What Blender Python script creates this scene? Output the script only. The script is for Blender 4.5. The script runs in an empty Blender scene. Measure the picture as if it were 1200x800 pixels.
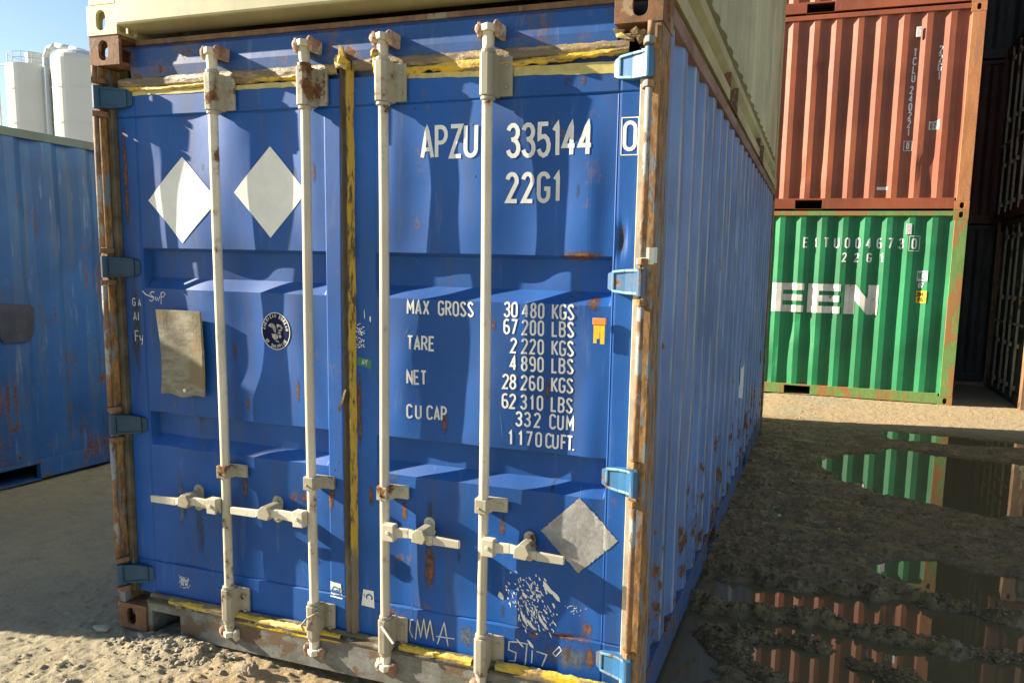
import bpy, bmesh, math, random
import numpy as np
from mathutils import Vector, Matrix
R = math.radians
random.seed(7)
scene = bpy.context.scene
COL = scene.collection

# ------------------------------------------------------------------ camera
cam_d = bpy.data.cameras.new("camera")
cam = bpy.data.objects.new("camera", cam_d)
COL.objects.link(cam)
right = Vector((0.94805261, 0.31712619, 0.0250445))
up = Vector((-0.06328618, 0.11086764, 0.99181814))
fwd = Vector((-0.31175489, 0.94188075, -0.12517806))
m = Matrix((right, up, -fwd)).transposed().to_4x4()
m.translation = (1.754, -2.492, 1.671)
cam.matrix_world = m
cam_d.sensor_fit = 'HORIZONTAL'
cam_d.sensor_width = 36
cam_d.lens = 36 * 885.249 / 1200
cam_d.shift_x = -65.9 / 1200
cam_d.shift_y = 29.4 / 1200
cam_d.clip_end = 2000
cam_d.clip_start = 0.05
scene.camera = cam

# ------------------------------------------------------------------ light
SUN_AZ, SUN_EL = R(12.0), R(23.5)        # light travels towards +x, a little +y, down
d = Vector((math.cos(SUN_AZ) * math.cos(SUN_EL), math.sin(SUN_AZ) * math.cos(SUN_EL), -math.sin(SUN_EL)))
sl = bpy.data.lights.new("sun", 'SUN')
sl.energy = 5.0
sl.angle = R(0.5)
sl.color = (1.0, 0.88, 0.70)
so = bpy.data.objects.new("sun", sl)
so.rotation_euler = (-d).to_track_quat('Z', 'Y').to_euler()
COL.objects.link(so)
w = bpy.data.worlds.new("World")
scene.world = w
w.use_nodes = True
nt = w.node_tree
bg = nt.nodes["Background"]
sky = nt.nodes.new("ShaderNodeTexSky")
sky.sky_type = 'NISHITA'
sky.sun_disc = False
sky.sun_elevation = SUN_EL
# Nishita: rotation 0 puts the sun at +Y, growing clockwise seen from above
sky.sun_rotation = math.atan2(-d.x, -d.y)
sky.air_density = 1.0
sky.dust_density = 0.3
sky.ozone_density = 1.5
nt.links.new(sky.outputs[0], bg.inputs[0])
bg.inputs[1].default_value = 0.058
scene.view_settings.view_transform = 'Standard'
scene.view_settings.look = 'None'
scene.view_settings.exposure = 1.66
scene.view_settings.gamma = 1

# ------------------------------------------------------------------ materials
class NT:
    def __init__(s, name):
        s.m = bpy.data.materials.new(name)
        s.m.use_nodes = True
        s.n = s.m.node_tree.nodes
        s.l = s.m.node_tree.links
        s.b = s.n["Principled BSDF"]
        s.tc = s.n.new("ShaderNodeTexCoord")
    def link(s, a, b): s.l.new(a, b)
    def val(s, sock, v):
        if hasattr(v, 'is_output'): s.l.new(v, sock)
        else: sock.default_value = v
    def mapping(s, scale=(1, 1, 1), loc=(0, 0, 0), src=None):
        n = s.n.new("ShaderNodeMapping")
        n.inputs['Scale'].default_value = scale
        n.inputs['Location'].default_value = loc
        s.link(src or s.tc.outputs['Object'], n.inputs[0])
        return n.outputs[0]
    def noise(s, scale, detail=4, rough=.55, vec=None, dist=0, out='Fac'):
        n = s.n.new("ShaderNodeTexNoise")
        n.inputs['Scale'].default_value = scale
        n.inputs['Detail'].default_value = detail
        n.inputs['Roughness'].default_value = rough
        n.inputs['Distortion'].default_value = dist
        s.link(vec or s.tc.outputs['Object'], n.inputs['Vector'])
        return n.outputs[out]
    def ramp(s, x, a, b, inv=False):
        n = s.n.new("ShaderNodeMapRange")
        n.interpolation_type = 'SMOOTHSTEP'
        s.link(x, n.inputs[0])
        s.val(n.inputs[1], a); s.val(n.inputs[2], b)
        n.inputs[3].default_value = 1 if inv else 0
        n.inputs[4].default_value = 0 if inv else 1
        return n.outputs[0]
    def math(s, op, a, b=0.0, clamp=False):
        n = s.n.new("ShaderNodeMath")
        n.operation = op
        n.use_clamp = clamp
        s.val(n.inputs[0], a); s.val(n.inputs[1], b)
        return n.outputs[0]
    def mix(s, f, a, b):
        n = s.n.new("ShaderNodeMix")
        n.data_type = 'RGBA'
        s.val(n.inputs[0], f)
        for i, v in ((6, a), (7, b)):
            if hasattr(v, 'is_output'): s.link(v, n.inputs[i])
            else: n.inputs[i].default_value = (*v, 1)
        return n.outputs[2]
    def sep(s, src=None):
        n = s.n.new("ShaderNodeSeparateXYZ")
        s.link(src or s.tc.outputs['Object'], n.inputs[0])
        return n.outputs
    def bump(s, h, strength=.3, dist=.005):
        n = s.n.new("ShaderNodeBump")
        n.inputs['Strength'].default_value = strength
        n.inputs['Distance'].default_value = dist
        s.link(h, n.inputs['Height'])
        s.link(n.outputs[0], s.b.inputs['Normal'])
    def finish(s, col, rough=.5, metal=0.0):
        s.val(s.b.inputs['Base Color'], (*col, 1) if isinstance(col, tuple) else col)
        s.val(s.b.inputs['Roughness'], rough)
        s.val(s.b.inputs['Metallic'], metal)
        return s.m

RUST_A, RUST_B = (0.23, 0.095, 0.03), (0.075, 0.034, 0.016)

def paint(name, col, rust=.62, streak=.68, rough=.42, grime=(0.07, 0.065, 0.05), gr=.25, fade=.25, seed=0.0, zrust=None, worn=None, wornth=.66, spec=.5, sheen=0.0, folds=None):
    """weathered paint: fading, vertical dirt streaks, worn patches, rust blooms"""
    t = NT(name)
    v = t.mapping((1, 1, 1), (seed, seed * 1.7, seed * .3))
    vs = t.mapping((1, 1, .07), (seed, seed, 0))
    big = t.noise(1.3, 3, .6, v)
    fine = t.noise(45, 5, .7, v)
    mid = t.noise(9, 6, .65, v)
    c2 = tuple(min(1, c * 1.25 + .02 * fade) for c in col)
    c0 = tuple(c * .78 for c in col)
    c = t.mix(t.ramp(big, .3, .7), c0, c2)
    c = t.mix(t.math('MULTIPLY', t.ramp(fine, .45, .75), .22), c, tuple(min(1, x * .6) for x in col))
    st = t.noise(14, 5, .6, vs)
    c = t.mix(t.math('MULTIPLY', t.ramp(st, .48, .72), gr), c, grime)
    pale = t.ramp(t.noise(22, 4, .6, t.mapping((1, 1, .12), (seed + 4, 3, seed))), .58, .74)
    c = t.mix(t.math('MULTIPLY', pale, fade), c, tuple(min(1, x * .55 + .28) for x in col))
    if worn:
        wm = t.ramp(t.math('ADD', t.math('MULTIPLY', mid, .6), t.math('MULTIPLY', big, .4)), wornth - .03, wornth)
        c = t.mix(wm, c, worn)
    if folds:      # paint rubbed pale along the folds of the sheet
        y_ = t.sep()[1]
        ph = t.math('FRACT', t.math('DIVIDE', t.math('SUBTRACT', y_, folds), .278))
        e0 = t.math('MULTIPLY', t.math('ABSOLUTE', t.math('SUBTRACT', ph, .259)), 1.0)
        e1 = t.math('MINIMUM', ph, t.math('SUBTRACT', 1.0, ph))
        e = t.ramp(t.math('MINIMUM', e0, e1), .012, .050, True)
        nn = t.ramp(t.noise(20, 5, .65, t.mapping((1, 1, .10), (seed + 1, 2, 3))), .36, .58)
        c = t.mix(t.math('MULTIPLY', t.math('MULTIPLY', e, nn), .75), c, (0.40, 0.42, 0.42))
    rn = t.math('ADD', t.math('MULTIPLY', mid, .62), t.math('MULTIPLY', t.noise(2.6, 3, .5, t.mapping((1, 1, .55), (seed + 9, 1, 2))), .38))
    th = rust
    rin = rn
    if zrust:
        z = t.sep()[2]
        rin = t.math('ADD', rn, t.math('MULTIPLY', t.ramp(z, zrust[0], zrust[1], True), zrust[2]))
    rm = t.ramp(rin, th - .012, th + .012)
    halo = t.ramp(rin, th - .06, th)
    sn = t.math('ADD', t.math('MULTIPLY', t.noise(30, 4, .6, t.mapping((1, 1, .05), (seed, 7, 0))), .5), t.math('MULTIPLY', t.noise(3, 2, .5, t.mapping((1, 1, .8), (seed, 5, 0))), .5))
    if zrust:
        sn = t.math('ADD', sn, t.math('MULTIPLY', t.ramp(z, zrust[0], zrust[1], True), zrust[2]))
    sm = t.ramp(sn, streak - .03, streak + .05)
    rcol = t.mix(t.ramp(fine, .35, .65), RUST_B, RUST_A)
    c = t.mix(t.math('MULTIPLY', sm, .75), c, rcol)
    c = t.mix(t.math('MULTIPLY', halo, .45), c, (0.16, 0.10, 0.05))
    c = t.mix(rm, c, rcol)
    r = t.math('ADD', t.math('MULTIPLY', t.math('MAXIMUM', rm, sm), .4), t.math('ADD', t.math('MULTIPLY', mid, .25), rough - .1), True)
    t.bump(t.math('ADD', t.math('MULTIPLY', fine, .12), t.math('ADD', t.math('MULTIPLY', rm, -.35), t.math('MULTIPLY', mid, .5))), .35, .0035)
    t.b.inputs['Specular IOR Level'].default_value = spec
    if sheen:      # chalky, oxidised film on old paint
        t.b.inputs['Sheen Weight'].default_value = sheen
        t.b.inputs['Sheen Roughness'].default_value = .35
        t.b.inputs['Sheen Tint'].default_value = (.85, .92, 1, 1)
    return t.finish(c, r)

def rusty(name, a, b, c3=None, th=.6, rough=.8, scale=(1, 1, .3), seed=0):
    t = NT(name)
    v = t.mapping(scale, (seed, seed, seed))
    n1 = t.noise(11, 7, .68, v)
    n2 = t.noise(55, 5, .7)
    c = t.mix(t.ramp(n1, .36, .64), a, b)
    c = t.mix(t.math('MULTIPLY', t.ramp(n2, .4, .7), .5), c, tuple(x * .45 for x in a))
    if c3:
        n3 = t.noise(6, 6, .7, t.mapping(scale, (seed + 5, 2, 1)))
        c = t.mix(t.ramp(n3, th - .02, th + .02), c, c3)
    t.bump(t.math('ADD', n1, t.math('MULTIPLY', n2, .35)), .6, .005)
    return t.finish(c, rough)

def plain(name, col, rough=.6, var=.25, scale=20, bump=.15, metal=0.0):
    t = NT(name)
    n = t.noise(scale, 5, .65)
    n2 = t.noise(scale * 5, 3, .6)
    c = t.mix(t.ramp(n, .3, .7), tuple(x * (1 - var) for x in col), tuple(min(1, x * (1 + var * .6)) for x in col))
    t.bump(t.math('ADD', n, t.math('MULTIPLY', n2, .3)), bump, .004)
    return t.finish(c, rough, metal)

BLUE = (0.003, 0.076, 0.31)
M = {}
M['blue'] = paint('blue_door_paint', BLUE, rust=.675, streak=.72, rough=.52, gr=.30, fade=.12, seed=1.3, spec=.36, sheen=.09)
M['blue_header'] = paint('blue_header_paint', (0.006, 0.065, 0.25), rust=.60, streak=.62, rough=.45, gr=.35, fade=.2, seed=2.1)
M['blue_side'] = paint('blue_side_paint', (0.10, 0.185, 0.39), rust=.64, streak=.68, rough=.45, gr=.50, grime=(0.20, 0.20, 0.17), fade=.65, seed=3.7, zrust=(0.25, 1.25, .085), folds=.19)  # grimy and faded; the extra paleness also stands in for bright reflections
M['blue_left'] = paint('old_blue_paint', (0.014, 0.085, 0.27), worn=(0.024, 0.12, 0.32), wornth=.60, rust=.655, streak=.61, rough=.5, gr=.45, fade=.4, seed=5.9, grime=(0.12, 0.13, 0.10), zrust=(0.2, 2.2, .05))
M['rail_blue'] = paint('rusty_blue_rail', (0.045, 0.09, 0.20), rust=.56, streak=.6, rough=.55, gr=.5, seed=34)
M['post_rust'] = rusty('post_rust', (0.40, 0.225, 0.075), (0.13, 0.065, 0.028), (0.17, 0.21, 0.24), .545, scale=(3.6, 3.6, 1.1), seed=1)
M['rod'] = rusty('pin_rod_rust', (0.34, 0.19, 0.09), (0.15, 0.08, 0.045), (0.30, 0.31, 0.29), .54, scale=(2.4, 2.4, 1.1), seed=2)
M['post_dark'] = rusty('post_grime', (0.12, 0.095, 0.05), (0.05, 0.045, 0.035), (0.20, 0.18, 0.14), .60, scale=(2, 2, .5), seed=3)
M['casting_rust'] = rusty('casting_rust', (0.26, 0.12, 0.05), (0.15, 0.075, 0.035), (0.32, 0.22, 0.13), .58, scale=(1, 1, 1), seed=4)
M['rail_rust'] = rusty('rail_rust', (0.34, 0.21, 0.15), (0.20, 0.10, 0.065), (0.28, 0.24, 0.21), .6, scale=(1, .3, 1), seed=6)
M['sill'] = rusty('sill_worn', (0.21, 0.22, 0.20), (0.12, 0.115, 0.09), (0.13, 0.085, 0.05), .56, rough=.6, scale=(.6, 1, 1), seed=7)
M['bar'] = paint('cream_bar_paint', (0.60, 0.55, 0.42), rust=.635, streak=.70, rough=.5, gr=.5, grime=(0.30, 0.26, 0.17), fade=0, seed=8)
M['fitting'] = paint('galvanised_fitting', (0.38, 0.35, 0.255), rust=.60, streak=.8, rough=.5, gr=.6, grime=(0.2, 0.17, 0.11), fade=0, seed=9)
M['cam_rust'] = rusty('cam_rust', (0.50, 0.38, 0.27), (0.28, 0.13, 0.07), (0.6, 0.54, 0.42), .55, scale=(1, 1, 1), seed=10)
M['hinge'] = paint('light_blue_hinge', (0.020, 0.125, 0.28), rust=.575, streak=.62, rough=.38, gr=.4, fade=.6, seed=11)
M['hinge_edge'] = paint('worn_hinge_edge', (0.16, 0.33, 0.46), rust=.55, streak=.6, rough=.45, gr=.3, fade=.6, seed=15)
M['hinge_dark'] = paint('shaded_grimy_blue_hinge', (0.006, 0.050, 0.10), rust=.63, streak=.68, rough=.5, gr=.3, fade=.1, seed=12)  # left hinges: grime plus the shade of that side, both in the colour
M['gasket'] = plain('door_gasket', (0.52, 0.48, 0.36), .55, .25, 12)
M['gasket_dark'] = plain('old_gasket', (0.12, 0.10, 0.06), .7, .5, 12)
M['white'] = plain('white_vinyl', (0.78, 0.78, 0.70), .45, .06, 15, .03)
M['letter'] = paint('white_lettering', (0.74, 0.74, 0.70), rust=.78, streak=.9, rough=.45, gr=.15, fade=0, seed=13)
def worn_letter():
    t = NT('worn_lettering')
    n = t.noise(9, 7, .72)
    t.link(t.ramp(n, .36, .39), t.b.inputs['Alpha'])
    c = t.mix(t.ramp(t.noise(3, 4), .4, .65), (0.70, 0.70, 0.64), (0.52, 0.53, 0.46))
    return t.finish(c, .55)
M['letter_worn'] = worn_letter()
M['silver'] = rusty('worn_silver_vinyl', (0.40, 0.40, 0.38), (0.24, 0.24, 0.23), (0.52, 0.52, 0.50), .55, rough=.45, scale=(1, 1, .6), seed=14)
M['chalk'] = plain('chalk', (0.62, 0.64, 0.62), .8, .3, 60)
M['navy'] = plain('navy_vinyl', (0.004, 0.008, 0.05), .5, .1)
M['navy'].node_tree.nodes['Principled BSDF'].inputs['Specular IOR Level'].default_value = .08
M['green_sticker'] = plain('green_vinyl', (0.01, 0.17, 0.085), .4, .1)
M['orange'] = plain('orange_plastic', (0.75, 0.24, 0.05), .5, .15)
M['yellow'] = plain('yellow_plastic', (0.80, 0.50, 0.02), .5, .15)
M['logo_blue'] = plain('blue_ink', (0.02, 0.14, 0.42), .5, .1)
def tape_mat(name, y, dk, th):
    t = NT(name)
    v = t.mapping((.35, 1, 1.2))
    n1 = t.noise(16, 7, .7, v)
    n2 = t.noise(70, 4, .7)
    c = t.mix(t.ramp(n1, th - .05, th + .06), y, dk)
    c = t.mix(t.math('MULTIPLY', t.ramp(n2, .5, .75), .5), c, (0.10, 0.07, 0.03))
    t.bump(t.math('ADD', n1, t.math('MULTIPLY', n2, .4)), .8, .008)
    return t.finish(c, t.ramp(n1, .1, .9))
M['tape'] = tape_mat('yellow_tape', (0.62, 0.41, 0.03), (0.20, 0.14, 0.07), .53)
M['tape_old'] = tape_mat('old_sealing_strip', (0.33, 0.24, 0.11), (0.17, 0.13, 0.08), .5)
M['tape_flat'] = plain('flat_yellow_tape', (0.50, 0.42, 0.13), .45, .25, 18, .1)
def seam_mat():
    t = NT('centre_seam_tape')
    v = t.mapping((1, 1, .10))
    n1 = t.noise(30, 6, .7, v)
    n2 = t.noise(80, 4, .7)
    x = t.sep()[0]
    f = t.ramp(t.math('ADD', x, t.math('MULTIPLY', n1, .04)), .022, .040)
    c = t.mix(f, (0.075, 0.048, 0.022), (0.42, 0.28, 0.03))
    c = t.mix(t.ramp(t.noise(40, 6, .7, t.mapping((1, 1, .25), (3, 1, 2))), .50, .62), c, (0.06, 0.045, 0.025))
    z = t.sep()[2]
    c = t.mix(t.ramp(z, .48, .56, True), c, (0.16, 0.13, 0.085))
    t.bump(t.math('ADD', n1, n2), .8, .006)
    return t.finish(c, .7)
M['seam'] = seam_mat()
def board_mat():
    t = NT('weathered_board')
    v = t.mapping((.7, 1, 2.2))
    n1 = t.noise(18, 7, .7, v)
    n2 = t.noise(90, 4, .7)
    c = t.mix(t.ramp(n1, .35, .65), (0.27, 0.25, 0.18), (0.17, 0.15, 0.10))
    c = t.mix(t.ramp(t.noise(5, 3), .52, .6), c, (0.21, 0.165, 0.09))
    t.bump(t.math('ADD', n1, t.math('MULTIPLY', n2, .5)), .7, .004)
    return t.finish(c, .85)
M['board'] = board_mat()
M['khaki'] = paint('khaki_paint', (0.44, 0.41, 0.22), rust=.72, streak=.72, rough=.5, gr=.2, fade=.1, seed=20, grime=(0.22, 0.2, 0.11))
M['khaki_side'] = paint('khaki_side_paint', (0.50, 0.49, 0.29), rust=.72, streak=.78, rough=.5, gr=.25, fade=.1, seed=21, grime=(0.25, 0.25, 0.15))
M['green'] = paint('green_paint', (0.006, 0.19, 0.066), rust=.69, streak=.73, rough=.5, gr=.18, fade=.12, seed=22)
M['green_post'] = rusty('green_rusty_post', (0.20, 0.36, 0.10), (0.17, 0.28, 0.08), (0.36, 0.18, 0.06), .52, rough=.6, scale=(1, 1, .3), seed=23)
M['red'] = paint('brick_red_paint', (0.285, 0.072, 0.027), rust=.70, streak=.75, rough=.5, gr=.15, fade=.12, seed=24)
M['red_post'] = rusty('red_rusty_post', (0.55, 0.24, 0.09), (0.46, 0.18, 0.07), (0.36, 0.17, 0.09), .6, rough=.6, scale=(1, 1, .35), seed=25)
M['dark_green'] = paint('shade_darkened_green_grey', (0.07, 0.085, 0.07), rust=.62, streak=.68, rough=.55, seed=26)  # this and the next two: albedo lowered to carry the deep shade
M['dark_red'] = paint('shade_darkened_maroon', (0.07, 0.016, 0.011), rust=.66, streak=.7, rough=.55, seed=27)
M['dark_grey'] = paint('shade_darkened_grey', (0.03, 0.033, 0.033), rust=.66, streak=.7, rough=.55, seed=28)
M['rust_dark'] = rusty('rusty_dark_post', (0.26, 0.15, 0.08), (0.14, 0.08, 0.05), (0.3, 0.27, 0.2), .6, seed=29)
M['silo'] = plain('white_silo_paint', (0.62, 0.64, 0.61), .5, .03, .4, .0)
M['steel'] = plain('grey_steel', (0.35, 0.36, 0.35), .5, .15, 4)
M['black'] = plain('inside_dark', (0.012, 0.012, 0.012), .9, .1)
M['stripe'] = plain('dark_patch_paint', (0.045, 0.05, 0.075), .6, .3, 9)

def stain_mat(name, col, th=.5, vs=.15, sc=26):
    t = NT(name)
    uv = t.tc.outputs['UV']
    s = t.sep(uv)
    n = t.noise(sc, 6, .7, t.mapping((1, 1, vs)))
    ex = t.math('MULTIPLY', t.math('SUBTRACT', 1.0, s[0]), t.math('MULTIPLY', s[0], 4))
    ey = t.math('MULTIPLY', t.math('SUBTRACT', 1.0, s[1]), t.math('MULTIPLY', s[1], 4))
    e = t.math('POWER', t.math('MULTIPLY', ex, ey), .6)
    a = t.ramp(t.math('MULTIPLY', e, n), th * .45, th)
    t.link(a, t.b.inputs['Alpha'])
    n2 = t.noise(60, 4, .7)
    c = t.mix(t.ramp(n2, .4, .65), col, tuple(x * .45 for x in col))
    return t.finish(c, .75)
M['stain_rust'] = stain_mat('rust_stain', (0.17, 0.075, 0.03), .56, .3, 34)
M['stain_dirt'] = stain_mat('dirt_stain', (0.055, 0.06, 0.06), .66, .2, 20)
M['stain_pale'] = stain_mat('pale_drip', (0.14, 0.17, 0.18), .68, .12, 18)
M['stain_teal'] = stain_mat('teal_repaint', (0.03, 0.20, 0.42), .42, .5, 7)

# ------------------------------------------------------------------ mesh helpers
class MB:
    def __init__(s): s.v, s.f, s.uv = [], [], None
    def add(s, vs, fs):
        o = len(s.v)
        s.v += [tuple(p) for p in vs]
        s.f += [tuple(i + o for i in f) for f in fs]
        return s
    def box(s, x0, x1, y0, y1, z0, z1):
        x0, x1 = sorted((x0, x1)); y0, y1 = sorted((y0, y1)); z0, z1 = sorted((z0, z1))
        v = [(x, y, z) for z in (z0, z1) for y in (y0, y1) for x in (x0, x1)]
        return s.add(v, [(0, 2, 3, 1), (4, 5, 7, 6), (0, 1, 5, 4), (2, 6, 7, 3), (0, 4, 6, 2), (1, 3, 7, 5)])
    def cyl(s, p0, p1, r, n=16, r1=None, caps=True):
        p0, p1 = Vector(p0), Vector(p1)
        r1 = r if r1 is None else r1
        a = (p1 - p0).normalized()
        u = a.orthogonal().normalized(); w_ = a.cross(u)
        vs = []
        for p, rr in ((p0, r), (p1, r1)):
            for i in range(n):
                t = 2 * math.pi * i / n
                vs.append(p + (u * math.cos(t) + w_ * math.sin(t)) * rr)
        fs = [(i, (i + 1) % n, n + (i + 1) % n, n + i) for i in range(n)]
        if caps: fs += [tuple(range(n))[::-1], tuple(range(n, 2 * n))]
        return s.add(vs, fs)
    def prism(s, poly, z0, z1, f=lambda a, b, c: (a, b, c)):
        """poly in (a,b), extruded along c; f maps to xyz"""
        n = len(poly)
        vs = [f(a, b, z0) for a, b in poly] + [f(a, b, z1) for a, b in poly]
        fs = [(i, (i + 1) % n, n + (i + 1) % n, n + i) for i in range(n)] + [tuple(range(n))[::-1], tuple(range(n, 2 * n))]
        return s.add(vs, fs)
    def grid(s, us, vs_, fn, flip=False):
        nu, nv = len(us), len(vs_)
        vv = [fn(u, v) for v in vs_ for u in us]
        fs = []
        for j in range(nv - 1):
            for i in range(nu - 1):
                a = j * nu + i
                q = (a, a + 1, a + nu + 1, a + nu)
                fs.append(q[::-1] if flip else q)
        return s.add(vv, fs)
    def lump(s, c, r, seed=0, sub=2, amp=.25, sz=(1, 1, 1)):
        bm = bmesh.new()
        bmesh.ops.create_icosphere(bm, subdivisions=sub, radius=1)
        rnd = random.Random(seed)
        offs = [Vector((rnd.uniform(-1, 1), rnd.uniform(-1, 1), rnd.uniform(-1, 1))).normalized() for _ in range(7)]
        vs = []
        for v in bm.verts:
            k = 1 + amp * sum((max(0, v.co.dot(o)) ** 3) * (1 if i % 2 else -1) for i, o in enumerate(offs)) + rnd.uniform(-.04, .04)
            vs.append((c[0] + v.co.x * r * k * sz[0], c[1] + v.co.y * r * k * sz[1], c[2] + v.co.z * r * k * sz[2]))
        fs = [tuple(x.index for x in f.verts) for f in bm.faces]
        bm.free()
        return s.add(vs, fs)
    def build(s, name, mat, parent=None, bevel=0, smooth=False, label=None, solid=0):
        me = bpy.data.meshes.new(name)
        me.from_pydata(s.v, [], s.f)
        if s.uv:
            uvl = me.uv_layers.new(name='UVMap')
            for lp in me.loops: uvl.data[lp.index].uv = s.uv[lp.vertex_index]
        me.materials.append(M[mat] if isinstance(mat, str) else mat)
        if smooth: me.polygons.foreach_set('use_smooth', [True] * len(me.polygons))
        me.update()
        o = bpy.data.objects.new(name, me)
        COL.objects.link(o)
        if parent: o.parent = parent
        if solid:
            md = o.modifiers.new('solid', 'SOLIDIFY'); md.thickness = solid; md.offset = 0
        if bevel:
            md = o.modifiers.new('bevel', 'BEVEL'); md.width = bevel; md.segments = 2; md.limit_method = 'ANGLE'; md.angle_limit = R(35)
        if label: o['label'] = label
        return o

def empty(name, label, cat, loc=(0, 0, 0), rz=0, group=None):
    o = bpy.data.objects.new(name, None)
    COL.objects.link(o)
    o.location = loc; o.rotation_euler = (0, 0, rz)
    o.empty_display_size = .3
    o['label'] = label; o['category'] = cat
    if group: o['group'] = group
    return o

def lin(a, b, step, extra=()):
    n = max(1, int(round((b - a) / step)))
    s = sorted(set([round(a + (b - a) * i / n, 5) for i in range(n + 1)] + [round(e, 5) for e in extra if a < e < b]))
    out = [s[0]]
    for x in s[1:]:
        if x - out[-1] > 1e-4: out.append(x)
    return out

# value noise (numpy)
def vnoise(x, y, seed=0):
    xi, yi = np.floor(x).astype(np.int64), np.floor(y).astype(np.int64)
    fx, fy = x - xi, y - yi
    fx, fy = fx * fx * (3 - 2 * fx), fy * fy * (3 - 2 * fy)
    def h(i, j):
        n = (i * 374761393 + j * 668265263 + seed * 974711) & 0xffffffff
        n = ((n ^ (n >> 13)) * 1274126177) & 0xffffffff
        return ((n ^ (n >> 16)) & 0xffff) / 65535.0
    return (h(xi, yi) * (1 - fx) + h(xi + 1, yi) * fx) * (1 - fy) + (h(xi, yi + 1) * (1 - fx) + h(xi + 1, yi + 1) * fx) * fy
def fbm(x, y, sc, oct_=4, seed=0, gain=.5):
    x = np.asarray(x, float); y = np.asarray(y, float)
    r, a, t = 0, 1, 0
    for o in range(oct_):
        r = r + a * (vnoise(x * sc * 2 ** o + 17.3 * o, y * sc * 2 ** o - 9.1 * o, seed + o) - .5)
        t += a; a *= gain
    return r / t * 2

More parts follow.
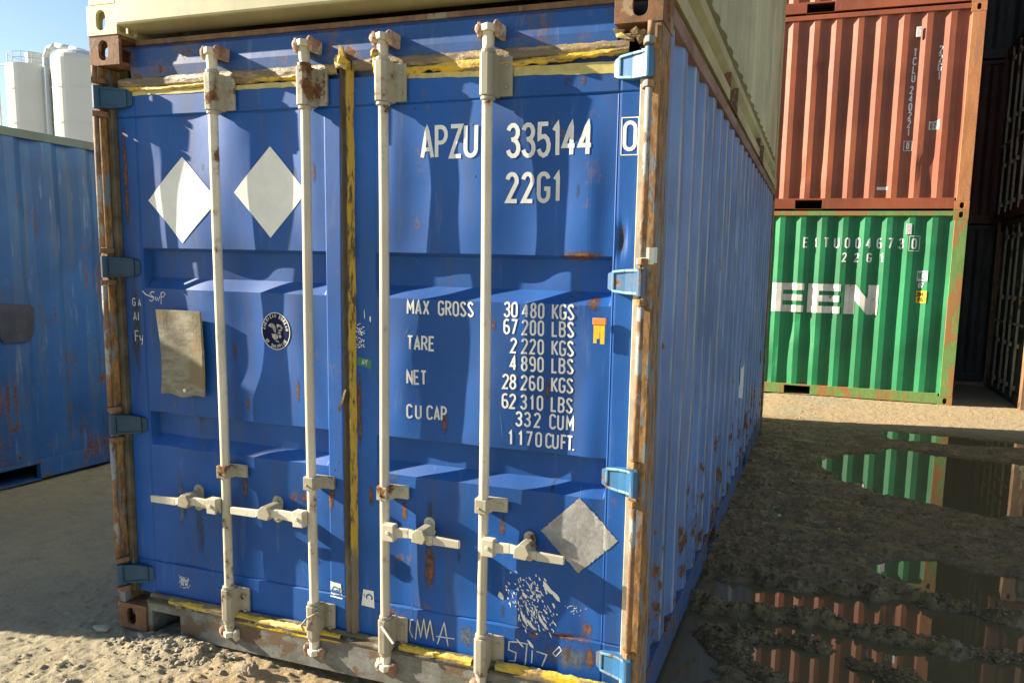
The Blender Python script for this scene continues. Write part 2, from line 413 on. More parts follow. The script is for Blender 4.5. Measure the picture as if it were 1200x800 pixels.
# ------------------------------------------------------------------ stroke lettering
def arc(cx, cy, rx, ry, a0, a1, n=8):
    return [(cx + rx * math.cos(R(a0 + (a1 - a0) * i / n)), cy + ry * math.sin(R(a0 + (a1 - a0) * i / n))) for i in range(n + 1)]
W_, T_, B_ = .5, .78, .22
GL = {
 'A': ([[(0, 0), (.25, 1), (.5, 0)], [(.08, .27), (.42, .27)]], .5),
 'B': ([[(0, 0), (0, 1), (.25, 1)] + arc(.25, .77, .23, .23, 90, -90) + [(.02, .54)], [(.25, .54)] + arc(.25, .27, .25, .27, 90, -90) + [(0, 0)]], .5),
 'C': ([arc(.25, T_, .25, B_, 10, 180) + arc(.25, B_, .25, B_, 180, 350)], .5),
 'D': ([[(0, 0), (0, 1), (.2, 1)] + arc(.2, .7, .3, .3, 90, 0) + arc(.2, .3, .3, .3, 0, -90) + [(0, 0)]], .5),
 'E': ([[(.45, 1), (0, 1), (0, 0), (.45, 0)], [(0.02, .52), (.38, .52)]], .45),
 'F': ([[(.45, 1), (0, 1), (0, 0)], [(0.02, .52), (.38, .52)]], .45),
 'G': ([arc(.25, T_, .25, B_, 10, 180) + arc(.25, B_, .25, B_, 180, 360) + [(.5, .45), (.28, .45)]], .5),
 'H': ([[(0, 0), (0, 1)], [(.5, 0), (.5, 1)], [(.02, .5), (.48, .5)]], .5),
 'I': ([[(.05, 0), (.05, 1)]], .1),
 'K': ([[(0, 0), (0, 1)], [(.5, 1), (.02, .42)], [(.14, .53), (.5, 0)]], .5),
 'L': ([[(0, 1), (0, 0), (.42, 0)]], .42),
 'M': ([[(0, 0), (0, 1), (.3, .35), (.6, 1), (.6, 0)]], .6),
 'N': ([[(0, 0), (0, 1), (.5, 0), (.5, 1)]], .5),
 'O': ([arc(.25, T_, .25, B_, 0, 180) + arc(.25, B_, .25, B_, 180, 360) + [(.5, T_)]], .5),
 'P': ([[(0, 0), (0, 1), (.22, 1)] + arc(.22, .74, .26, .26, 90, -90) + [(0.02, .48)]], .5),
 'R': ([[(0, 0), (0, 1), (.22, 1)] + arc(.22, .75, .26, .25, 90, -90) + [(0.02, .5)], [(.25, .48), (.5, 0)]], .5),
 'S': ([arc(.25, .77, .23, .23, 15, 180, 6) + arc(.25, .25, .25, .25, 0, -165, 8)], .5),
 'T': ([[(0, 1), (.5, 1)], [(.25, .97), (.25, 0)]], .5),
 'U': ([[(0, 1)] + arc(.25, B_, .25, B_, 180, 360) + [(.5, 1)]], .5),
 'V': ([[(0, 1), (.25, 0), (.5, 1)]], .5),
 'W': ([[(0, 1), (.15, 0), (.3, .7), (.45, 0), (.6, 1)]], .6),
 'X': ([[(0, 0), (.5, 1)], [(.5, 0), (.28, .44)], [(.22, .56), (0, 1)]], .5),
 'Y': ([[(0, 1), (.25, .5), (.5, 1)], [(.25, .48), (.25, 0)]], .5),
 'Z': ([[(0, 1), (.5, 1), (0, 0), (.5, 0)]], .5),
 '0': ([arc(.22, T_, .22, B_, 0, 180) + arc(.22, B_, .22, B_, 180, 360) + [(.44, T_)]], .44),
 '1': ([[(.0, .78), (.16, 1), (.16, 0)]], .22),
 '2': ([arc(.23, .76, .23, .24, 170, -20) + [(0, 0), (.46, 0)]], .46),
 '3': ([arc(.22, .77, .22, .23, 165, -80) + [(.14, .53)], [(.24, .53)] + arc(.22, .26, .24, .26, 80, -165)], .46),
 '4': ([[(.34, 0), (.34, 1), (0, .28), (.48, .28)]], .48),
 '5': ([[(.43, 1), (.05, 1), (.03, .55)] + arc(.22, .31, .24, .31, 110, -160)], .46),
 '6': ([[(.40, .93)] + arc(.23, .76, .23, .24, 70, 180) + arc(.23, .28, .23, .28, 180, 480, 14)], .46),
 '7': ([[(0, 1), (.45, 1), (.15, 0)]], .45),
 '8': ([arc(.23, .77, .20, .23, -90, 270, 14), arc(.23, .27, .23, .265, 90, 450, 14)], .46),
 '9': ([[(.06, .07)] + arc(.23, .24, .23, .24, 250, 360) + arc(.23, .72, .23, .28, 0, 300, 14)], .46),
 '.': ([[(0, 0), (0, .1)]], .06), "'": ([[(0, 1), (0, .8)]], .06), '-': ([[(0, .5), (.3, .5)]], .3),
 # hand-written shapes
 'w': ([[(0, .5), (.1, 0), (.22, .4), (.34, 0), (.5, .55)]], .5),
 'p': ([[(.02, -.3), (.05, .9), (.3, 1.0), (.5, .8), (.3, .5), (.05, .45)]], .5),
 's': ([[(.5, .95), (.2, 1), (0, .75), (.3, .5), (.42, .2), (.1, -.05), (-.1, .1)]], .45),
 'y': ([[(0, .6), (.1, .15), (.3, .2), (.42, .6), (.36, -.1), (.2, -.3)]], .45),
 'a': ([[(.42, .5), (.2, .6), (0, .3), (.15, 0), (.4, .2), (.42, .5), (.46, 0)]], .5),
}
def layout(s, u, v, h, wid=1.0, gap=.2, total=None):
    """polylines for a line of text with baseline start (u,v)"""
    adv = []
    for ch in s: adv.append(.42 if ch == ' ' else GL[ch][1])
    raw = sum(adv) * wid * h
    g = gap * h
    if total: g = (total - raw) / max(1, len(s) - 1)
    out, x = [], u
    for ch, a in zip(s, adv):
        if ch != ' ':
            for pl in GL[ch][0]: out.append([(x + px * wid * h, v + py * h) for px, py in pl])
        x += a * wid * h + g
    return out

def ribbons(polys, width, step=.012):
    """flat stroke quads: list of (uv verts, faces); miter joints"""
    V, F, K = [], [], []
    for k, pl in enumerate(polys):
        pts = [Vector(pl[0])]
        for p in pl[1:]:
            p = Vector(p); q = pts[-1]
            L = (p - q).length
            if L < 1e-6: continue
            n = max(1, int(L / step))
            for i in range(1, n + 1): pts.append(q + (p - q) * (i / n))
        n = len(pts)
        if n < 2: continue
        o = len(V)
        for i, p in enumerate(pts):
            a = (pts[i] - pts[i - 1]).normalized() if i else (pts[1] - pts[0]).normalized()
            b = (pts[i + 1] - pts[i]).normalized() if i < n - 1 else a
            t = (a + b)
            if t.length < .25: t = a.copy()
            t.normalize()
            nn = Vector((-t.y, t.x))
            c = max(.55, nn.dot(Vector((-a.y, a.x))))
            V += [p + nn * (width / 2 / c), p - nn * (width / 2 / c)]
            K += [k, k]
            if i: F.append((o + 2 * i - 2, o + 2 * i - 1, o + 2 * i + 1, o + 2 * i))
    return V, F, K

# ------------------------------------------------------------------ the blue doors: one surface function
HW = 1.219
BANDS = [(1.725, 1.712, 1.600, 1.552), (1.012, 1.000, .905, .860)]   # top edge, full depth from, full depth to, bottom edge
def smooth(a, b, x):
    t = np.clip((x - a) / (b - a), 0, 1)
    return t * t * (3 - 2 * t)
def door_y(x, z):
    x = np.asarray(x, float); z = np.asarray(z, float)
    ax = np.abs(x)
    y = np.full(np.broadcast(x, z).shape, .050)
    # centre edge flat .03-.115, outer edge beyond seam
    seam = np.where(x > 0, 1.068, 1.040)
    inner = np.where(x > 0, .118, .098)
    inside = smooth(inner, inner + .006, ax) * (1 - smooth(seam - .004, seam, ax)) * smooth(.318, .322, z) * (1 - smooth(2.268, 2.272, z))
    y = y + .005 * inside
    # oil-canning of the sheet
    wv = .0085 * np.sin(ax * 14.4 + 1.1 + 1.3 * np.sin(z * 2.1)) * np.sin(z * 4.3 + 2.0 + x * 1.3) + .007 * fbm(x + 5, z, 2.3, 3, 3)
    y = y + inside * (wv * smooth(inner, inner + .15, ax) * (1 - smooth(seam - .10, seam, ax)) - .002)
    for (t0, t1, b1, b0) in BANDS:
        d_ = np.where(z > t1, np.clip((t0 - z) / (t0 - t1), 0, 1), np.clip((z - b0) / (b1 - b0), 0, 1))
        e = np.clip((ax - (inner + .004)) / .014, 0, 1) * np.clip(((seam - .006) - ax) / .008, 0, 1)
        y = y + .040 * d_ * e
    # seams: thin grooves
    for sx in (seam,):
        y = y + .003 * np.exp(-((ax - sx - .003) / .0025) ** 2)
    for sz in (2.270, .320):
        y = y + .005 * np.exp(-((z - sz) / .0028) ** 2)
    # small dent right of the seam and dents along the bottom
    y = y + .012 * np.exp(-(((x - 1.092) / .016) ** 2 + ((z - 1.78) / .05) ** 2))
    y = y + .006 * np.exp(-(((x - .86) / .10) ** 2 + ((z - .47) / .12) ** 2))
    y = y + .006 * np.exp(-(((x + .42) / .12) ** 2 + ((z - .55) / .14) ** 2))
    return y
def dy(x, z): return float(door_y(x, z))

def decal(polys, width, name, mat, parent, eps=.0012, label=None):
    V, F, K = ribbons(polys, width)
    mb = MB()
    mb.v = [(p.x, dy(p.x, p.y) - eps - .00022 * (k % 5), p.y) for p, k in zip(V, K)]
    mb.f = F
    return mb.build(name, mat, parent, label=label)
def patch(corners, name, mat, parent, eps=.0012, n=14, label=None, ragged=0, seed=0):
    """quad decal: corners tl,tr,br,bl in (x,z), laid on the door sheet"""
    tl, tr, br, bl = [Vector(c) for c in corners]
    mb = MB(); mb.uv = []
    rnd = random.Random(seed)
    vs = []
    for j in range(n + 1):
        for i in range(n + 1):
            a, b = i / n, j / n
            p = (tl * (1 - a) + tr * a) * (1 - b) + (bl * (1 - a) + br * a) * b
            if ragged and (i in (0, n) or j in (0, n)): p = p + Vector((rnd.uniform(-ragged, ragged), rnd.uniform(-ragged, ragged)))
            vs.append((p.x, dy(p.x, p.y) - eps, p.y)); mb.uv.append((a, b))
    fs = [(j * (n + 1) + i, (j + 1) * (n + 1) + i, (j + 1) * (n + 1) + i + 1, j * (n + 1) + i + 1) for j in range(n) for i in range(n)]
    mb.add(vs, fs)
    return mb.build(name, mat, parent, label=label)

# ------------------------------------------------------------------ generic container pieces
def plate_hole(mb, f, w, h, ho, hh, cx, cz, th):
    """rectangular plate w x h (origin corner) with an oval hole; f(a,b,c) maps plate coords to xyz, c = depth"""
    angs = sorted(set([math.atan2(sz * h - cz, sx * w - cx) % (2 * math.pi) for sx in (0, 1) for sz in (0, 1)] + [2 * math.pi * i / 28 for i in range(28)]))
    n = len(angs)
    outer, inner = [], []
    for t in angs:
        ct, st = math.cos(t), math.sin(t)
        k = 1e9
        if ct > 1e-9: k = min(k, (w - cx) / ct)
        if ct < -1e-9: k = min(k, -cx / ct)
        if st > 1e-9: k = min(k, (h - cz) / st)
        if st < -1e-9: k = min(k, -cz / st)
        outer.append((cx + ct * k, cz + st * k))
        r_, L = ho / 2, max(0, hh / 2 - ho / 2)
        inner.append((cx + r_ * ct, cz + r_ * st + (L if st > 0 else -L) * min(1, abs(st) * 3)))
    vs = [f(a, b, 0) for a, b in outer] + [f(a, b, 0) for a, b in inner] + [f(a, b, th) for a, b in inner] + [f(a, b, th) for a, b in outer]
    fs = []
    for i in range(n):
        j = (i + 1) % n
        fs += [(i, j, n + j, n + i), (n + i, n + j, 2 * n + j, 2 * n + i), (2 * n + i, 2 * n + j, 3 * n + j, 3 * n + i), (3 * n + i, 3 * n + j, j, i)]
    mb.add(vs, fs)

def casting(parent, sx, L, ly, z0, mat, label=None, grow=0.0):
    """corner casting, sx = -1/+1 side, ly = 0 (door end) or 1 (far end)"""
    cw, cl, ch, th = .162, .178, .118, .014
    X = lambda a: sx * (HW + grow - a)                   # a measured inward from the side face
    Y = (lambda b: -grow + b) if ly == 0 else (lambda b: L + grow - b)
    mb = MB()
    plate_hole(mb, lambda a, b, c: (X(a), Y(c), z0 + b), cw, ch, .052, .080, cw / 2 - .005, ch / 2, th)     # end plate
    plate_hole(mb, lambda a, b, c: (X(c), Y(th + a), z0 + b), cl - th, ch, .052, .080, cl / 2 - th, ch / 2, th)   # side plate
    mb.box(X(th), X(cw), Y(th), Y(cl), z0 + ch - th, z0 + ch - .0005)
    mb.box(X(th), X(cw), Y(th), Y(cl), z0 + .0005, z0 + th)
    mb.box(X(cw - th), X(cw), Y(cl * .55), Y(cl), z0 + th, z0 + ch - th)
    return mb.build('corner_casting', mat, parent, bevel=.0025, label=label)

P_, OUT, SLP = .278, .072, .068
def prof(s, s0, depth=.036):
    """inward depth of the side-wall corrugation at s"""
    t = (s - s0) % P_
    if t < OUT: return 0.0
    if t < OUT + SLP: return depth * (t - OUT) / SLP
    if t < OUT + SLP + .070: return depth
    return depth * (1 - (t - OUT - SLP - .070) / SLP)
def breaks(a, b, s0):
    out = []
    k = math.floor((a - s0) / P_) - 1
    while s0 + k * P_ < b + P_:
        for o in (0, OUT, OUT + SLP, OUT + SLP + .07): out.append(s0 + k * P_ + o)
        k += 1
    return out
def side_wall(parent, sx, L, z0, z1, mat, s0=.18, nz=16, dents=(), amp=.004, seed=1, y0=.162, inset=.012, mathelp=None, depth=.036, label=None):
    ys = lin(y0, L - .162, 10, breaks(y0, L - .162, s0))
    ys = sorted(set(ys + lin(y0, L - .162, .035)))
    yy = [ys[0]]
    for q in ys[1:]:
        if q - yy[-1] > 2e-3: yy.append(q)
    zs = lin(z0, z1, (z1 - z0) / nz)
    def f(y, z):
        e = min(1, (z1 - z) / .05, (z - z0) / .05)
        x = HW - inset - prof(y, s0, depth)
        x += amp * float(fbm(y, z, 1.6, 2, seed)) * max(0, e)
        for (py, pz, ry, rz, dd) in dents: x -= dd * math.exp(-((y - py) / ry) ** 2 - ((z - pz) / rz) ** 2)
        return (sx * x, y, z)
    mb = MB(); mb.grid(yy, zs, f, flip=(sx < 0))
    # closed top/bottom lips of the sheet
    for z_, fl in ((z0, sx > 0), (z1, sx < 0)):
        mb.grid(yy, [0, 1], lambda y, t, z_=z_: (f(y, z_)[0] if t == 0 else sx * (HW - .062), y, z_), flip=fl)
    return mb.build('side_wall', mat, parent, label=label)
def wall_text(parent, polys, width, L, z_off, mat, s0=.18, eps=.003, inset=.012, name='lettering', fills=None, depth=.036):
    """polys in (s,z) wall coordinates on the local +x wall; cut at the corrugation folds and bent onto the sheet"""
    bm = bmesh.new()
    if fills:
        for k, poly in enumerate(fills):
            bm.faces.new([bm.verts.new((a, b, .00025 * (k % 4))) for a, b in poly])
    else:
        V, F, K = ribbons(polys, width, .03)
        vv = [bm.verts.new((p.x, p.y, .00025 * (k % 4))) for p, k in zip(V, K)]
        for f in F: bm.faces.new([vv[i] for i in f])
    xs = [v.co.x for v in bm.verts]
    for b in breaks(min(xs), max(xs), s0):
        if min(xs) < b < max(xs):
            g = bm.verts[:] + bm.edges[:] + bm.faces[:]
            bmesh.ops.bisect_plane(bm, geom=g, plane_co=(b, 0, 0), plane_no=(1, 0, 0), dist=1e-5)
    mb = MB()
    bm.verts.ensure_lookup_table(); bm.verts.index_update()
    mb.v = [(HW - inset - prof(v.co.x, s0, depth) + eps + v.co.z, v.co.x, v.co.y + z_off) for v in bm.verts]
    mb.f = [tuple(v.index for v in f.verts) for f in bm.faces]
    bm.free()
    return mb.build(name, mat, parent)

def frame_and_walls(root, L, H, mats, seed=1, dents=(), grow=0.0, amp=.004, wall_depth=.036, s0=.18, far_wall=True, nz=16, special_front=False, rail_top=None, pocket_bottoms=False):
    """posts, castings, rails, side walls, roof, far end. Door end at local y=0"""
    for sx in (-1, 1):
        for ly in (0, 1):
            casting(root, sx, L, ly, 0.0, mats['casting'], grow=grow)
            casting(root, sx, L, ly, H - .118, mats['casting'], grow=grow)
            if ly == 0 and special_front: continue
            ya, yb = (0.002, .16) if ly == 0 else (L - .16, L - .002)
            MB().prism([(sx * (HW - .002), ya), (sx * (HW - .002), yb), (sx * (HW - .055), yb), (sx * (HW - .155), (ya + yb) / 2 if ly else yb), (sx * (HW - .155), ya if ly == 0 else yb - .03), (sx * (HW - .10), ya)] if ly == 0 else
                       [(sx * (HW - .002), ya), (sx * (HW - .002), yb), (sx * (HW - .150), yb), (sx * (HW - .150), yb - .05), (sx * (HW - .05), ya)],
                       .1182, H - .1182).build('corner_post', mats['post'], root, bevel=.004)
        # top side rail
        zt = H - .012
        MB().box(sx * (HW - .002), sx * (HW - .062), .179, L - .179, zt - .062, zt).build('top_side_rail', mats['rail'], root, bevel=.004)
        # bottom side rail: channel with fork pockets
        mb = MB()
        y_a, y_b = .179, L - .179
        cuts = [L / 2 - 1.025 - .178, L / 2 - 1.025 + .178, L / 2 + 1.025 - .178, L / 2 + 1.025 + .178]
        segs = [(y_a, cuts[0]), (cuts[1], cuts[2]), (cuts[3], y_b)]
        for (a, b) in segs: mb.box(sx * (HW - .006), sx * (HW - .05), a, b, .017, .158)
        for a, b in ((cuts[0], cuts[1]), (cuts[2], cuts[3])):
            mb.box(sx * (HW - .006), sx * (HW - .05), a, b, .134, .158)
            mb.box(sx * (HW - .004), sx * (HW - .30), a - .006, b + .006, .011, .0165)
        mb.build('bottom_side_rail', mats.get('brail', mats['sill']), root, bevel=.003)
        side_wall(root, sx, L, .158, H - .074, mats['wall'], s0=s0, dents=dents if sx > 0 else (), amp=amp, seed=seed, nz=nz, depth=wall_depth)
    # fork tunnels
    for c in (L / 2 - 1.025, L / 2 + 1.025):
        MB().box(-HW + .06, HW - .06, c - .178, c + .178, .128, .1335).build('fork_pocket', mats.get('pocket', 'black'), root)
    MB().box(-HW + .06, HW - .06, .10, L - .10, .140, .157).build('floor', 'black', root)
    # roof: shallow transverse corrugation
    ys = lin(.10, L - .10, .1045)
    mb = MB()
    mb.grid([-HW + .05, HW - .05], ys, lambda x, y: (x, y, H - .020 - (.016 if int(round((y - .10) / .1045)) % 4 in (1, 2) else 0)))
    mb.build('roof', mats['wall'], root)
    # far end wall
    if far_wall:
        mb = MB()
        xs = lin(-HW + .15, HW - .15, 5, [k * .25 + o for k in range(-5, 5) for o in (0, .07, .125, .195)])
        def fx(x, z):
            t = (x % .25)
            dd = 0 if t < .07 else (.04 * (t - .07) / .055 if t < .125 else (.04 if t < .195 else .04 * (.25 - t) / .055))
            return (x, L - .012 - dd, z)
        mb.grid(xs, [.15, H - .11], fx, flip=True)
        mb.build('end_wall', mats['wall'], root)
        MB().box(-HW + .163, HW - .163, L - .07, L - .004, H - .110, H - .012).build('end_rail', mats['rail'], root, bevel=.003)
        MB().box(-HW + .163, HW - .163, L - .07, L - .004, .012, .150).build('end_rail', mats['sill'], root, bevel=.003)

def simple_doors(root, H, mats, bars='fitting'):
    MB().box(-HW + .163, HW - .163, .012, .10, .012, .150).build('door_sill', mats['sill'], root, bevel=.004)
    MB().box(-HW + .163, HW - .163, .012, .10, H - .150, H - .012).build('door_header', mats['rail'], root, bevel=.004)
    for s in (-1, 1):
        mb = MB()
        x0, x1 = (.012, 1.09)
        zs = [.16, .32, .33, .86, .90, 1.0, 1.02, 1.55, 1.60, 1.71, 1.73, H - .33, H - .32, H - .16]
        dep = [0, 0, .006, .006, .036, .036, .006, .006, .036, .036, .006, .006, 0, 0]
        xs = [x0, x0 + .08, x0 + .1, x1 - .07, x1 - .05, x1]
        fn = lambda x, z: (s * x, .045 + dep[min(range(len(zs)), key=lambda i: abs(zs[i] - z))] * (1 if x0 + .09 < x < x1 - .06 else 0), z)
        mb.grid(xs, zs, fn, flip=(s < 0))
        door = mb.build('door', mats['wall'], root)
        for bx in (.17, .60):
            b = MB(); b.cyl((s * bx, .012, .09), (s * bx, .012, H - .09), .018, 12)
            b.build('locking_bar', bars, door, smooth=False)
            for z in (.22, .80, 1.45, H - .25):
                g = MB(); g.box(s * bx - .03, s * bx + .06, .0, .043, z - .03, z + .03)
                g.build('bar_bracket', bars, door, bevel=.003)
            hd = MB(); hd.box(s * bx, s * (bx + .36), -.012, .0, 1.08, 1.11)
            hd.build('handle', bars, door, bevel=.003)
        for z in (.30, .95, 1.65, H - .30):
            MB().box(s * 1.04, s * 1.17, .018, .043, z - .045, z + .045).build('hinge', mats['wall'], door, bevel=.004)

# ================================================================== GROUND
XS = np.unique(np.concatenate([[-400, -150, -60, -30, -18, -12], np.arange(-9, -5, .2), np.arange(-5, -2.6, .03), np.arange(-2.6, 4.3, .0095), np.arange(4.3, 6.5, .05), [7, 8, 10, 14, 20, 40, 90, 200, 400]]).round(4))
YS = np.unique(np.concatenate([[-200, -60, -20, -8, -4, -2.5, -1.8], np.arange(-1.5, -1.0, .03), np.arange(-1.0, .62, .0085), np.arange(.62, 3.0, .0095), np.arange(3.0, 7.2, .014), np.arange(7.2, 9.4, .03), np.arange(9.4, 14, .12), [15, 18, 24, 40, 80, 200, 500]]).round(4))
GX, GY = np.meshgrid(XS, YS)
def pip_dist(px, py, poly):
    """signed distance, positive inside"""
    inside = np.zeros(px.shape, bool); dist = np.full(px.shape, 1e9)
    n = len(poly)
    for i in range(n):
        x0, y0 = poly[i]; x1, y1 = poly[(i + 1) % n]
        c = ((y0 > py) != (y1 > py)) & (px < (x1 - x0) * (py - y0) / ((y1 - y0) if y1 != y0 else 1e-9) + x0)
        inside ^= c
        t = np.clip(((px - x0) * (x1 - x0) + (py - y0) * (y1 - y0)) / ((x1 - x0) ** 2 + (y1 - y0) ** 2), 0, 1)
        dist = np.minimum(dist, np.hypot(px - x0 - t * (x1 - x0), py - y0 - t * (y1 - y0)))
    return np.where(inside, dist, -dist)
def line_dist(px, py, pl):
    dist = np.full(px.shape, 1e9)
    for (x0, y0), (x1, y1) in zip(pl[:-1], pl[1:]):
        t = np.clip(((px - x0) * (x1 - x0) + (py - y0) * (y1 - y0)) / ((x1 - x0) ** 2 + (y1 - y0) ** 2), 0, 1)
        dist = np.minimum(dist, np.hypot(px - x0 - t * (x1 - x0), py - y0 - t * (y1 - y0)))
    return dist
WATER = -.010
PUD = [
 [(1.80, 4.66), (2.14, 5.15), (2.51, 5.51), (3.64, 5.36), (6.2, 5.2), (6.2, 3.6), (3.33, 3.61), (2.95, 3.49), (2.7, 3.67), (2.35, 3.78), (2.02, 4.1)],
 [(2.55, 6.50), (3.15, 6.50), (3.88, 6.40), (5.0, 6.3), (5.0, 6.05), (3.81, 6.14), (3.04, 6.02), (2.5, 6.08)],
 [(2.13, 2.19), (2.52, 2.36), (2.69, 2.27), (3.3, 2.14), (4.6, 2.03), (4.6, 1.62), (2.79, 1.64), (2.53, 1.77), (2.37, 1.84), (2.21, 2.02)],
 [(1.20, 1.57), (1.49, 1.61), (1.84, 1.62), (2.19, 1.66), (2.47, 1.66), (2.8, 1.58), (4.5, 1.5), (4.5, .70), (2.75, .72), (2.4, .68), (2.33, .85), (1.86, .70), (1.60, .62), (1.52, .85), (1.31, .40), (1.15, .2), (1.15, 1.09)],
]
RID = [([(1.1, 1.70), (1.39, 1.69), (1.71, 1.66), (2.02, 1.68), (2.36, 1.72), (2.63, 1.66), (2.79, 1.61)], .050, .042),
       ([(1.22, 1.25), (1.48, 1.21), (1.84, 1.26), (2.04, 1.20), (2.22, 1.19), (2.42, 1.16)], .062, .042),
       ([(2.51, 1.18), (2.62, 1.2), (2.75, 1.21)], .035, .024),
       ([(1.36, .92), (1.49, .76), (1.64, .60)], .07, .035),
       ([(1.43, .97), (1.73, 1.0), (1.85, .98)], .05, .028),
       ([(1.99, .87), (2.12, .85), (2.25, .76)], .06, .032),
       ([(1.15, 2.1), (1.7, 1.95), (2.2, 1.86)], .07, .020)]
def ground_h(X, Y):
    rightside = smooth(.9, 1.25, X) * smooth(-.6, .2, Y) * (1 - smooth(6.6, 7.2, Y))
    # dry side: trodden gravelly dirt
    dry = .012 * fbm(X, Y, 1.4, 3, 11) + .010 * fbm(X, Y, 14, 4, 12, .6) + .005 * fbm(X, Y, 55, 2, 13)
    pebl = np.clip(fbm(X, Y, 38, 2, 14) - .32, 0, 1) * .028
    near = smooth(-1.6, -1.2, X) * (1 - smooth(1.0, 1.5, X))
    # ground falls away under the right part of the sill, heap at the left fork pocket
    fall = -.050 * smooth(-.70, .10, X) * (1 - smooth(.30, .8, Y)) * (1 - smooth(1.2, 1.5, X))
    heap = .030 * np.exp(-((X + .83) / .16) ** 2 - ((Y + .045) / .07) ** 2) + .022 * np.exp(-((X + .42) / .12) ** 2 - ((Y + .10) / .06) ** 2)
    dry = dry - .012 + pebl + fall + heap * (1 + .9 * fbm(X, Y, 22, 3, 15)) + .010 * near * np.abs(fbm(X, Y, 7, 4, 16, .6)) + .008 * near * (np.abs(fbm(X, Y, 30, 4, 17, .7)) - .15)
    # muddy side
    ch = np.abs(fbm(X, Y * 1.6, 4.5, 5, 21, .62))
    mud = .012 - .007 * smooth(2.4, 2.9, Y) * (1 - smooth(5.6, 6.2, Y)) + .018 * fbm(X, Y, 2.2, 4, 22) + .026 * (ch - .2) + .016 * np.abs(fbm(X, Y, 13, 4, 29, .65)) + .007 * fbm(X, Y, 42, 2, 23)
    # churned wheel ruts running slightly across
    mud = mud + .010 * np.sin((Y * 1.0 + X * .28 + .25 * fbm(X, Y, 1.2, 3, 24)) * 9.0) * smooth(2.1, 2.7, Y) * (1 - smooth(5.5, 6.2, Y))
    wob = .17 * fbm(X, Y * 1.5, 3.0, 6, 25, .66)
    for i, pg in enumerate(PUD):
        s = pip_dist(X, Y, pg) + wob * (.55 if i in (1, 2) else .8)
        mud = mud * (1 - smooth(-.10, .05, s)) + (-.030 + .004 * fbm(X, Y, 9, 2, 26)) * smooth(-.10, .05, s)
    for pl, wd, hh in RID:
        dd = line_dist(X, Y, pl) + .070 * fbm(X, Y, 7, 5, 27, .65)
        k = np.exp(-(np.clip(dd, 0, 9) / wd) ** 2)
        mud = np.maximum(mud, -.030 + (hh + .030) * k * (1 + .75 * fbm(X, Y, 16, 4, 28, .7)) + .016 * k * np.abs(fbm(X, Y, 34, 3, 30, .7)))
    far = smooth(6.3, 6.9, Y)
    dry2 = .006 + .010 * fbm(X, Y, 2.0, 4, 31) + .006 * fbm(X, Y, 20, 3, 32)
    h = dry * (1 - rightside) + mud * rightside
    hr = smooth(1.0, 1.3, X)
    h = h * (1 - far * hr) + dry2 * far * hr
    # keep the ground just below the steel of the other containers
    fade = np.clip(1 - np.maximum(np.abs(X), np.abs(Y)) / 60, 0, 1)
    return h * fade
GZ = ground_h(GX, GY)
ny, nx = GX.shape
co = np.stack([GX, GY, GZ], -1).reshape(-1, 3).astype(np.float32)
idx = np.arange(nx * ny).reshape(ny, nx)
q = np.stack([idx[:-1, :-1], idx[:-1, 1:], idx[1:, 1:], idx[1:, :-1]], -1).reshape(-1, 4)
me = bpy.data.meshes.new('ground')
me.vertices.add(len(co)); me.vertices.foreach_set('co', co.ravel())
me.loops.add(q.size); me.loops.foreach_set('vertex_index', q.ravel().astype(np.int32))
me.polygons.add(len(q)); me.polygons.foreach_set('loop_start', np.arange(0, q.size, 4, dtype=np.int32)); me.polygons.foreach_set('loop_total', np.full(len(q), 4, np.int32))
me.polygons.foreach_set('use_smooth', np.ones(len(q), bool))
me.update(); me.validate()
ground = bpy.data.objects.new('ground', me); COL.objects.link(ground); ground['kind'] = 'structure'
t = NT('dirt_ground')
px, py, pz = t.sep()
nbig = t.noise(.9, 4, .6); nm = t.noise(7, 6, .7); nf = t.noise(60, 5, .75); nff = t.noise(220, 3, .7)
dryc = t.mix(t.ramp(nbig, .35, .68), (0.33, 0.285, 0.185), (0.385, 0.325, 0.195))
dryc = t.mix(t.math('MULTIPLY', t.ramp(nm, .42, .7), .6), dryc, (0.24, 0.21, 0.15))
dryc = t.mix(t.math('MULTIPLY', t.ramp(nf, .55, .72), .55), dryc, (0.15, 0.13, 0.10))
dryc = t.mix(t.math('MULTIPLY', t.ramp(nff, .62, .75), .5), dryc, (0.55, 0.52, 0.42))
orange = t.math('MULTIPLY', t.ramp(px, -.9, -.3), t.math('MULTIPLY', t.ramp(py, -.65, -.3), t.ramp(nbig, .25, .5)))
dryc = t.mix(t.math('MULTIPLY', orange, .55), dryc, (0.40, 0.27, 0.13))
mudc = t.mix(t.ramp(nm, .35, .7), (0.32, 0.20, 0.072), (0.15, 0.098, 0.038))
mudc = t.mix(t.math('MULTIPLY', t.ramp(nf, .5, .75), .5), mudc, (0.37, 0.26, 0.11))
edge = t.math('MULTIPLY', t.math('SUBTRACT', nm, .5), .9)
rs = t.math('MULTIPLY', t.ramp(t.math('ADD', px, edge), .95, 1.25), t.math('MULTIPLY', t.ramp(py, -.3, .4), t.ramp(t.math('ADD', py, t.math('MULTIPLY', edge, 1.6)), 6.35, 7.0, True)))
wet = t.ramp(pz, WATER + .001, WATER + .014, True)
col = t.mix(rs, dryc, mudc)
col = t.mix(t.math('MULTIPLY', wet, t.math('MULTIPLY', rs, .5)), col, (0.065, 0.045, 0.022))
glz = t.ramp(t.noise(3.2, 5, .65, t.mapping((1, 2.2, 1))), .44, .56)
rough = t.math('SUBTRACT', t.math('SUBTRACT', .95, t.math('MULTIPLY', t.math('MULTIPLY', glz, rs), .44)), t.math('MULTIPLY', rs, t.math('ADD', .22, t.math('MULTIPLY', wet, .52))))
